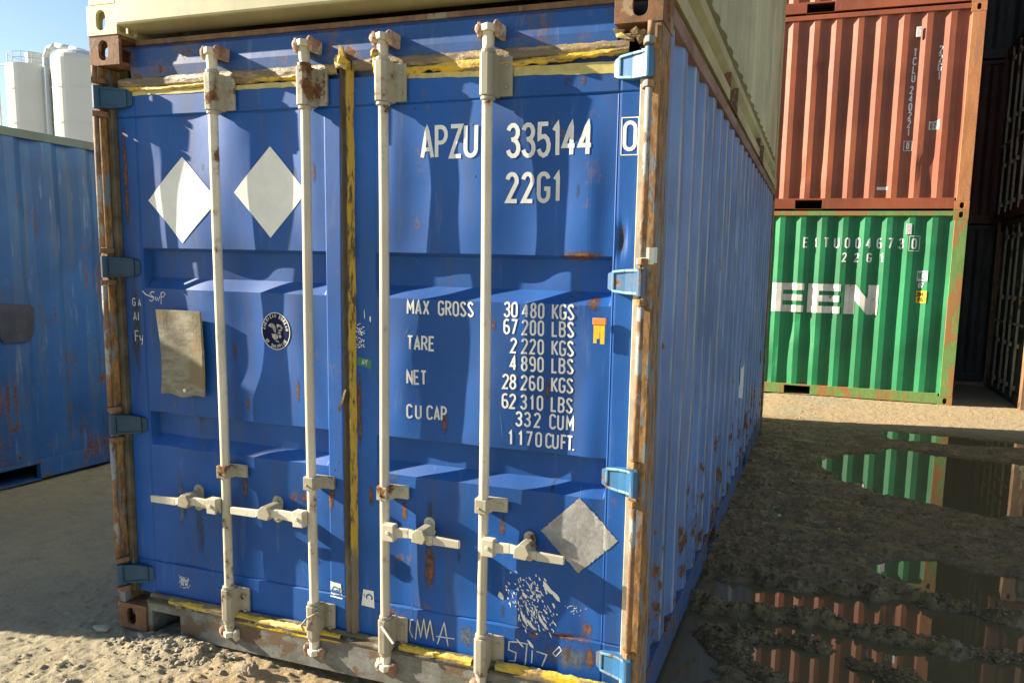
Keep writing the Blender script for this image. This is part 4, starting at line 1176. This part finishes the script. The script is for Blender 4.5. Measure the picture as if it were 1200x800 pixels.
sticker([(.040, 1.318), (.104, 1.306), (.102, 1.272), (.036, 1.286)], 'green_sticker', DR, lab='tiny dark green sticker')
decal(layout('AV', .060, 1.289, .019, 1, .25), .0026, 'sticker_print', 'letter', DR, .0022)
rnd = random.Random(12)
def flecks(pts, nm, mat, dr, eps=.0013):
    mb = MB()
    for (x_, z_, l, w__, a) in pts:
        o = len(mb.v)
        n_ = 7
        for k in range(n_):
            t_ = 2 * math.pi * k / n_
            u, v = l * math.cos(t_) * rnd.uniform(.6, 1.2), w__ * math.sin(t_) * rnd.uniform(.5, 1.3)
            a_, b_ = x_ + u * math.cos(a) - v * math.sin(a), z_ + u * math.sin(a) + v * math.cos(a)
            mb.v.append((a_, dy(a_, b_) - eps - .0001 * (o % 3), b_))
        mb.f.append(tuple(range(o, o + n_)))
    return mb.build(nm, mat, dr)
pp = []
for _ in range(230):
    u = rnd.gauss(0, 1); v = rnd.gauss(0, 1)
    if abs(u) > 1.9 or abs(v) > 1.9: continue
    pp.append((.795 + u * .055 + v * -.012, .425 + v * .062, rnd.uniform(.002, .010) * (1.8 if rnd.random() < .15 else 1), rnd.uniform(.0015, .0035), R(rnd.gauss(-62, 18))))
for x_, z_, l, w__ in ((.855, .498, .030, .010), (.885, .470, .026, .008), (.762, .365, .030, .008), (.790, .345, .026, .007), (.835, .365, .035, .006), (.662, .432, .020, .010), (.765, .455, .016, .008), (.745, .262, .028, .005), (.79, .265, .02, .008), (.88, .43, .012, .006)):
    pp.append((x_, z_, l, w__, R(-55 + rnd.uniform(-12, 12))))
flecks(pp, 'paint_scuff', 'white', DR)
decal([[(.880, .245), (.905, .275), (.914, .262), (.892, .234), (.880, .245)]], .003, 'tape_scrap', 'white', DR)
pp = [(.96 + rnd.gauss(0, .02), .425 + rnd.gauss(0, .012), rnd.uniform(.001, .005), .0015, R(20)) for _ in range(22)]
flecks(pp, 'paint_scuff', 'chalk', DR)
pp = [(-.875 + rnd.uniform(-.030, .030), .244 + rnd.uniform(-.028, .028), rnd.uniform(.002, .007), .0018, R(rnd.choice((0, 90, 70)))) for _ in range(70)]
flecks(pp, 'stencil_mark', 'chalk', DL)
hand(layout('RW', -.893, .228, .030, .9, .2), .005, DL, nm='stencil_mark')
pp = [(.055 + rnd.uniform(-.022, .016), z0_ + rnd.uniform(-.022, .022), rnd.uniform(.002, .006), .002, R(rnd.choice((0, 90)))) for z0_ in (1.425, 1.375) for _ in range(26)]
flecks(pp, 'sticker_remains', 'white', DR)
flecks([(.072, 1.485, .018, .002, R(92)), (.098, 1.467, .012, .003, R(92)), (-1.10, 2.20, .022, .005, R(-28)), (-1.045, 2.175, .016, .003, R(-28))], 'paint_scuff', 'white', DR)
# tag hanging by the right seam
mb = MB()
mb.box(1.004, 1.052, .030, .040, 1.488, 1.512); tg = mb.build('hanging_tag', 'orange', DR, bevel=.002)
mb = MB()
for a, b, c in ((1.008, 1.020, 1.424), (1.021, 1.030, 1.440), (1.033, 1.048, 1.422)): mb.box(a, b, .032, .036, c, 1.487)
mb.box(1.010, 1.046, .033, .0355, 1.462, 1.488)
mb.build('tag_flap', 'yellow', tg)
# stains
def stain(x0, x1, z0, z1, mat, dr, eps=.0009): return patch([(x0, z1), (x1, z1), (x1, z0), (x0, z0)], 'stain', mat, dr, eps, 8)
stain(.325, .395, .38, .62, 'stain_rust', DR); stain(.345, .385, .68, .80, 'stain_dirt', DR)
stain(-.905, -.855, .86, 1.10, 'stain_pale', DL); stain(-.815, -.765, .86, 1.10, 'stain_pale', DL); stain(-.81, -.75, .34, .64, 'stain_dirt', DL)
stain(-.895, -.855, .40, .84, 'stain_pale', DL)
stain(.82, 1.066, .298, .340, 'stain_rust', DR); stain(.91, .96, .20, .31, 'stain_rust', DR); stain(1.00, 1.05, .20, .31, 'stain_rust', DR)
stain(.80, 1.06, .17, .31, 'stain_pale', DR); stain(.985, 1.035, .325, .395, 'stain_rust', DR)
stain(.84, 1.06, 1.705, 1.745, 'stain_rust', DR); stain(.965, 1.03, 1.525, 1.60, 'stain_rust', DR)
stain(1.066, 1.118, 1.71, 1.86, 'stain_dirt', DR); stain(1.075, 1.11, 1.73, 1.83, 'stain_dirt', DR, .0013)
stain(.20, .44, .175, .31, 'stain_pale', DR); stain(.46, .60, .175, .31, 'stain_pale', DR)
stain(-1.128, -1.05, 1.0, 1.7, 'stain_dirt', DL); stain(-1.128, -1.09, 1.75, 2.3, 'stain_rust', DL)
stain(-.25, -.19, .68, .74, 'stain_rust', DL); stain(-.105, -.07, .70, .80, 'stain_rust', DL); stain(.080, .112, .70, .82, 'stain_rust', DR); stain(.03, .06, .9, 1.3, 'stain_rust', DR)
stain(.86, .90, 2.29, 2.34, 'stain_rust', DR); stain(.925, .955, 2.29, 2.345, 'stain_rust', DR)
stain(.40, .44, 1.02, 1.14, 'stain_rust', DR)
rnd = random.Random(5)
pp = []
for _ in range(46):
    s_ = rnd.choice((-1, 1)); pp.append((s_ * rnd.choice((rnd.uniform(.03, .11), rnd.uniform(.12, 1.1))), rnd.uniform(.2, 2.3), rnd.uniform(.002, .006), rnd.uniform(.0015, .004), rnd.uniform(0, 3)))
M['chip'] = plain('rust_chip', (0.13, 0.065, 0.03), .8, .4, 40)
flecks(pp, 'rust_chips', 'chip', root)
rnd = random.Random(21)
for bx in BARX:
    dr = DL if bx < 0 else DR
    stain(bx + .04, bx + .075, .66, .775, 'stain_rust', dr, .0007)
for _ in range(16):
    s_ = rnd.choice((-1, 1)); a_ = s_ * rnd.uniform(.14, 1.0); b_ = rnd.uniform(.35, 2.2)
    stain(a_ - .012, a_ + .012, b_ - rnd.uniform(.05, .16), b_, rnd.choice(('stain_rust', 'stain_dirt', 'stain_pale')), DL if s_ < 0 else DR, .0006)
sc_ = []
for _ in range(34):
    s_ = rnd.choice((-1, 1)); a_ = s_ * rnd.uniform(.14, 1.0); b_ = rnd.uniform(.25, 2.25); g_ = R(rnd.uniform(50, 130)); l_ = rnd.uniform(.01, .05)
    sc_.append((a_, b_, l_, .0008, g_))
M['scratch'] = plain('scratched_paint', (0.10, 0.20, 0.36), .6, .3, 30)
flecks(sc_, 'scratches', 'scratch', root)
# white tape on the post, patch on the side wall
MB().box(1.170, 1.2185, -.0006, .0022, 1.70, 1.755).build('white_tape', 'white', root)
MB().box(1.2170, 1.2195, .002, .050, 1.705, 1.757).build('white_tape', 'white', root)
wall_text(root, None, 0, L20, 0, 'white', s0=.19, name='torn_sticker', fills=[[(3.28, 1.02), (3.36, .72), (3.36, 1.00), (3.40, 1.06)], [(3.40, .74), (3.58, .70), (3.62, 1.04), (3.50, .95), (3.42, 1.02)]])

# ================================================================== KHAKI CONTAINER ON TOP
kh = empty('shipping_container', 'khaki container stacked on top of the near blue one', 'container', (0, 0, H20 + .001), group='stacked steel shipping containers')
KM = dict(casting='khaki', post='khaki', rail='khaki', sill='khaki', wall='khaki_side')
for sx in (-1, 1):
    for ly in (0, 1):
        casting(kh, sx, L20, ly, 0.0, 'khaki', grow=.003)
        casting(kh, sx, L20, ly, H20 - .118, 'khaki', grow=.003)
        ya, yb = (0.002, .16) if ly == 0 else (L20 - .16, L20 - .002)
        MB().box(sx * (HW - .002), sx * (HW - .15), ya, yb, .1182, H20 - .1182).build('corner_post', 'khaki', kh, bevel=.006)
    MB().box(sx * (HW - .002), sx * (HW - .062), .179, L20 - .179, H20 - .075, H20 - .012).build('top_side_rail', 'khaki', kh, bevel=.004)
    # deep bottom rail: flange, recessed web, upper flange; rusty fork pockets
    mb = MB()
    cuts = [L20 / 2 - 1.025, L20 / 2 + 1.025]
    rp = [(HW - .070, .020), (HW - .004, .020), (HW - .004, .085), (HW - .045, .110), (HW - .045, .155), (HW - .010, .185), (HW - .010, .235), (HW - .080, .300), (HW - .080, .020)]
    ends = [.179, cuts[0] - .18, cuts[0] + .18, cuts[1] - .18, cuts[1] + .18, L20 - .179]
    for a, b in zip(ends[::2], ends[1::2]):
        mb.prism([(sx * x_, z_) for x_, z_ in rp], a, b, lambda p, q_, c: (p, c, q_))
    for c in cuts: mb.prism([(sx * x_, z_) for x_, z_ in [(HW - .045, .155), (HW - .010, .185), (HW - .010, .235), (HW - .080, .300), (HW - .080, .155)]], c - .18, c + .18, lambda p, q_, c_: (p, c_, q_))
    mb.build('bottom_side_rail', 'khaki', kh, bevel=.003)
    for c in cuts:
        g = MB()
        g.box(sx * (HW - .002), sx * (HW - .40), c - .186, c - .176, .012, .17)
        g.box(sx * (HW - .002), sx * (HW - .40), c + .176, c + .186, .012, .17)
        g.box(sx * (HW + .004), sx * (HW - .40), c - .19, c + .19, .004, .0115)
        g.box(sx * (HW - .05), sx * (HW - .40), c - .175, c + .175, .156, .165)
        g.build('fork_pocket', 'rust_dark', kh, bevel=.002)
    side_wall(kh, sx, L20, .300, H20 - .0745, 'khaki_side', amp=.003, seed=9, depth=.012, inset=.010, nz=8)
MB().box(-HW + .163, HW - .163, -.014, .14, .030, .300).build('end_sill', 'khaki', kh, bevel=.010)
MB().box(-HW + .16, HW - .16, .030, .14, .3005, H20 - .02).build('front_panel', 'khaki_side', kh, bevel=.005)
MB().box(-HW + .16, HW - .16, L20 - .1, L20 - .03, .04, H20 - .02).build('end_wall', 'khaki_side', kh, bevel=.005)
MB().box(-HW + .07, HW - .07, .15, L20 - .15, .12, .16).build('floor', 'rust_dark', kh)
MB().box(-HW + .05, HW - .05, .05, L20 - .05, H20 - .05, H20 - .015).build('roof', 'khaki_side', kh)

# ================================================================== LEFT BLUE CONTAINER
lf = empty('shipping_container', 'old blue container with rust streaks standing left of the near one', 'container', (-4.965, -.65, 0), group='stacked steel shipping containers')
M['left_rail'] = paint('grey_blue_rail', (0.07, 0.11, 0.13), rust=.62, streak=.7, seed=33)
frame_and_walls(lf, L20, H20, dict(casting='rail_rust', post='blue_left', rail='left_rail', sill='blue_left', wall='blue_left'), seed=5, amp=.010, s0=.12)
simple_doors(lf, H20, dict(wall='blue_left', rail='blue_left', sill='blue_left'))
wall_text(lf, None, 0, L20, 0, 'stripe', s0=.12, name='dark_patch', fills=[[(1.97, 1.10), (1.975, 1.31), (1.99, 1.345), (2.20, 1.325), (2.23, 1.30), (2.22, 1.13), (2.19, 1.065), (2.00, 1.055)]], eps=.016)

# ================================================================== FACING ROW: green, red, red
GX0, GY0 = -2.548, 9.886
def lying(label, z, mats, **kw):
    r_ = empty('shipping_container', label, 'container', (GX0, GY0, z), R(-90), group='stacked steel shipping containers')
    frame_and_walls(r_, L20, H20, mats, **kw)
    simple_doors(r_, H20, mats)
    return r_
S0 = .075
gr = lying('bright green container at the bottom of the facing stack', 0, dict(casting='green_post', post='green_post', rail='green_post', sill='green_post', wall='green'), seed=11, amp=.006, s0=S0,
           dents=((3.95, 1.02, .10, .22, .030), (4.15, .80, .08, .20, .022), (3.70, .45, .06, .25, .02)))
rd = lying('orange-brown red container resting directly on the green one', H20 + .002, dict(casting='red_post', post='red_post', rail='red', sill='red', wall='red'), seed=12, amp=.006, s0=S0 + .02,
           dents=((4.12, 1.90, .05, .10, .028), (5.45, .55, .05, .12, .02), (4.0, .5, .08, .14, .012)))
rd2 = lying('topmost red container of the facing stack, only its underside edge in view', 2 * H20 + .004, dict(casting='red_post', post='red_post', rail='red', sill='red', wall='red'), seed=13, s0=S0)
def u2(X): return X - GX0
def chars_at(s, x0, x1, z, h, wid, hgt=None):
    out = []
    n_ = len(s)
    for i, ch in enumerate(s):
        if ch == ' ': continue
        w_ = GL[ch][1] * wid * h
        c_ = x0 + (x1 - x0) * (i / (n_ - 1)) - w_ / 2
        out += layout(ch, c_, z, h, wid)
    return out
wall_text(gr, chars_at('EITU004673', u2(1.50), u2(2.73), 2.088, .125, .85), .020, L20, 0, 'letter', s0=S0)
wall_text(gr, chars_at('0', u2(2.88), u2(2.89) + 1e-6, 2.088, .125, .85) if False else layout('0', u2(2.865), 2.088, .125, .85), .020, L20, 0, 'letter', s0=S0)
wall_text(gr, [[(u2(2.825), 2.055), (u2(2.825), 2.25), (u2(2.955), 2.25), (u2(2.955), 2.055), (u2(2.825), 2.055)]], .008, L20, 0, 'letter', s0=S0, name='lettering_box')
wall_text(gr, chars_at('22G1', u2(2.02), u2(2.50), 1.90, .110, .85), .020, L20, 0, 'letter', s0=S0)
def block_word(word, x_end, z, h, cw, gap, st):
    """heavy letters, last one ending at x_end; returns polygons"""
    out = []
    n_ = len(word); x = x_end - n_ * cw - (n_ - 1) * gap
    for ch in word:
        a, b = x, x + cw
        R_ = lambda x0, x1, z0, z1: [(a + x0 * cw, z + z0 * h), (a + x1 * cw, z + z0 * h), (a + x1 * cw, z + z1 * h), (a + x0 * cw, z + z1 * h)]
        P__ = lambda *p: [(a + u * cw, z + v * h) for u, v in p]
        s_ = st / cw
        if ch == 'E': out += [R_(0, s_, 0, 1), R_(s_, 1, .76, 1), R_(s_, .97, .39, .61), R_(s_, 1, 0, .24)]
        elif ch == 'N': out += [R_(0, s_ * .9, 0, 1), R_(1 - s_ * .9, 1, 0, 1), P__((s_ * .9, 1), (s_ * .9, .48), (1 - s_ * .9, 0), (1 - s_ * .9, .52))]
        elif ch == 'R': out += [R_(0, s_, 0, 1), R_(s_, .9, .78, 1), R_(1 - s_, 1, .48, .78), P__((.9, .78), (1, .78), (1, .92), (.9, 1)), R_(s_, .95, .34, .48), R_(1 - s_, 1, 0, .34), P__((1 - s_, .48), (.95, .48), (.95, .3401), (1 - s_, .3401))[:0] or R_(s_, s_ + .001, .5, .501)]
        elif ch == 'G': out += [R_(0, s_, 0, 1), R_(s_, 1, .78, 1), R_(s_, 1, 0, .22), R_(1 - s_, 1, .22, .52), R_(.5, 1 - s_, .40, .52)]
        elif ch == 'V': out += [P__((0, 1), (s_, 1), (.5 + s_ * .4, 0), (.5 - s_ * .4, 0)), P__((1 - s_, 1), (1, 1), (.5 + s_ * .4, 0), (.5 + s_ * .02, .1))]
        x += cw + gap
    return out
wall_text(gr, None, 0, L20, 0, 'letter_worn', s0=S0, fills=block_word('EVERGREEN', u2(2.492), 1.180, .405, .435, .052, .150), name='big_lettering')
# plates and stickers on the green wall
def wall_plate(r_, X0, X1, z0, z1, mat, nm, lab=None, dep=.0):
    return wall_text(r_, None, 0, L20, 0, mat, s0=S0, fills=[[(X0, z0), (X1, z0), (X1, z1), (X0, z1)]], name=nm, eps=.004)
wall_plate(gr, u2(2.955), u2(3.085), 1.655, 1.795, 'chalk', 'inspection_mark')
wall_text(gr, layout('IIC', u2(2.972), 1.685, .085, .7, .14), .012, L20, 0, 'green', s0=S0, eps=.0062)
wall_text(gr, layout('87', u2(2.985), 1.570, .062, .9, .12), .012, L20, 0, 'letter', s0=S0)
wall_plate(gr, u2(2.965), u2(3.090), 1.365, 1.525, 'yellow', 'height_sticker')
wall_text(gr, layout('2.6M', u2(2.975), 1.455, .050, .7, .08) + layout("8'6", u2(2.990), 1.385, .050, .9, .14), .009, L20, 0, 'black', s0=S0, eps=.0062)
mb = MB(); mb.box(HW - .020, HW - .006, u2(2.775), u2(2.845), 2.270, 2.415); mb.build('data_plate', 'chalk', gr, bevel=.003)
# vertical number on the red wall, stacked character by character and turned
def vert_text(s, x, z_top, h, step):
    """upright letters stacked one below the other"""
    out = []
    for i, ch in enumerate(s):
        out += layout(ch, x - GL[ch][1] * h * .38, z_top - h - i * step, h, .76)
    return out
RZ = H20 + .002
wall_text(rd, vert_text('TCLU', u2(2.72), 4.660 - RZ, .088, .108), .016, L20, 0, 'letter', s0=S0 + .02)
wall_text(rd, vert_text('240221', u2(2.71), 4.190 - RZ, .088, .108), .016, L20, 0, 'letter', s0=S0 + .02)
wall_text(rd, vert_text('8', u2(2.715), 3.470 - RZ, .075, .1), .015, L20, 0, 'letter', s0=S0 + .02)
wall_text(rd, [[(u2(2.665), 3.37 - RZ), (u2(2.665), 3.49 - RZ), (u2(2.765), 3.49 - RZ), (u2(2.765), 3.37 - RZ), (u2(2.665), 3.37 - RZ)]], .008, L20, 0, 'letter', s0=S0 + .02, name='lettering_box')
wall_text(rd, vert_text('22G1', u2(3.025), 4.680 - RZ, .088, .110), .016, L20, 0, 'letter', s0=S0 + .02)
wall_text(rd, None, 0, L20, 0, 'chalk', s0=S0 + .02, fills=[[(u2(2.95), 3.63 - RZ), (u2(3.075), 3.63 - RZ), (u2(3.075), 3.83 - RZ), (u2(2.95), 3.83 - RZ)]], name='inspection_mark', eps=.004)
wall_text(rd, layout('IC', u2(2.965), 3.735 - RZ, .075, .8, .2) + layout('87', u2(2.970), 3.645 - RZ, .065, .8, .2), .012, L20, 0, 'red', s0=S0 + .02, eps=.0062)
mb = MB(); mb.box(HW - .020, HW - .006, u2(2.71), u2(2.77), 4.80 - RZ, 4.93 - RZ); mb.build('data_plate', 'chalk', rd, bevel=.003)
wall_text(rd, None, 0, L20, 0, 'white', s0=S0 + .02, fills=[[(u2(2.37), 2.86 - RZ), (u2(2.51), 2.86 - RZ), (u2(2.51), 2.90 - RZ), (u2(2.37), 2.90 - RZ)]], name='small_sticker', eps=.004)

# ================================================================== DARK STACK RIGHT OF THE GAP, AND BEHIND IT
def dark(label, x, y, z, rz, wall, post, seed):  # wall colours passed in already hold the shade of the stack
    r_ = empty('shipping_container', label, 'container', (x, y, z), rz, group='stacked steel shipping containers')
    mats = dict(casting=post, post=post, rail=wall, sill=wall, wall=wall)
    frame_and_walls(r_, L20, H20, mats, seed=seed, nz=4)
    simple_doors(r_, H20, mats)
    return r_
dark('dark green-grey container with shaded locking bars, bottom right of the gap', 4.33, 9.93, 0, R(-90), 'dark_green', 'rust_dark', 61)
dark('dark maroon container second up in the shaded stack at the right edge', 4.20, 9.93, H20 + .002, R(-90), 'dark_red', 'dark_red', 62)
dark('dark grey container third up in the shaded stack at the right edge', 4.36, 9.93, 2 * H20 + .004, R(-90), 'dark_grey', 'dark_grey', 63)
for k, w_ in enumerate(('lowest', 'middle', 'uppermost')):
    dark('%s container coloured dark for the shade, closing the far end of the narrow shaded gap' % w_, 1.6, 12.75, k * (H20 + .002), R(-90), 'dark_grey' if k != 1 else 'dark_red', 'dark_grey', 70 + k)  # plain dark colours put in for the blackness beyond the gap

# ================================================================== SILOS
def silo(x, y, r_, top, label, dome, vent):
    s = empty('silo', label, 'silo', (x, y, 0), group='white silos beyond the yard')
    n_ = 48
    mb = MB()
    pr = [(r_ * .35, 1.5), (r_, 4.5), (r_, top)]
    if dome: pr += [(r_ * .97, top + .35), (r_ * .80, top + .75), (r_ * .45, top + 1.0), (.02, top + 1.05)]
    else: pr += [(r_ * 1.0, top + .12), (r_ * .96, top + .14), (.02, top + .35)]
    vs = [(a * math.cos(2 * math.pi * i / n_), a * math.sin(2 * math.pi * i / n_), b) for a, b in pr for i in range(n_)]
    mb.add(vs, [(j * n_ + i, j * n_ + (i + 1) % n_, (j + 1) * n_ + (i + 1) % n_, (j + 1) * n_ + i) for j in range(len(pr) - 1) for i in range(n_)])
    mb.build('tank', 'silo', s, smooth=False)
    for hz_ in (7.5, 10.5, 13.5, 16.5):
        b_ = MB(); b_.cyl((0, 0, hz_), (0, 0, hz_ + .09), r_ + .03, 48, caps=False); b_.build('seam_band', 'silo', s)
    lg = [(r_ * .9 * math.cos(a), r_ * .9 * math.sin(a)) for a in (.8, 2.4, 3.9, 5.5)]
    for a, b in lg: MB().box(a - .12, a + .12, b - .12, b + .12, 0, 5).build('leg', 'steel', s)
    # top rail
    mb = MB()
    for i in range(16):
        a = 2 * math.pi * i / 16
        p = (r_ * .92 * math.cos(a), r_ * .92 * math.sin(a))
        if dome: continue
        mb.cyl((*p, top + .1), (*p, top + 1.1), .03, 6)
        a2 = 2 * math.pi * (i + 1) / 16
        p2 = (r_ * .92 * math.cos(a2), r_ * .92 * math.sin(a2))
        for hh_ in (.6, 1.1): mb.cyl((*p, top + hh_), (*p2, top + hh_), .025, 6)
    if mb.v: mb.build('guard_rail', 'steel', s)
    if vent: 
        mb = MB(); mb.cyl((.15, -.2, top + .2), (.15, -.2, top + 1.35), .72, 20); mb.build('filter_box', 'silo', s)
    # ladder / fill pipe up the side facing the yard
    return s
fr = Vector((.62, -.78))
s1 = silo(-67.4, 50.0, 2.35, 18.6, 'left white silo with a guard rail and round filter on top', False, True)
s2 = silo(-62.4, 50.6, 2.45, 19.0, 'right white silo with a domed top and thick bent fill pipe', True, False)
mb = MB()
pts = [(-2.45, -1.6, 1.2), (-2.45, -1.6, 19.3), (-2.15, -1.5, 20.05), (-1.5, -1.3, 20.3), (-.2, -1.0, 20.05), (1.2, -.8, 19.7)]
for a, b in zip(pts[:-1], pts[1:]): mb.cyl(a, b, .26, 12)
mb.build('fill_pipe', 'silo', s2, smooth=True)
mb = MB()
for a, b in (((-3.2, -1.2, 0), (-3.2, -1.2, 19.0)), ((-3.2, -1.2, 19.0), (-.6, -1.2, 18.7)), ((-3.2, -1.2, 11.8), (-1.6, -1.2, 11.7))): mb.cyl(a, b, .07, 8)
mb.build('thin_pipe', 'steel', s1)
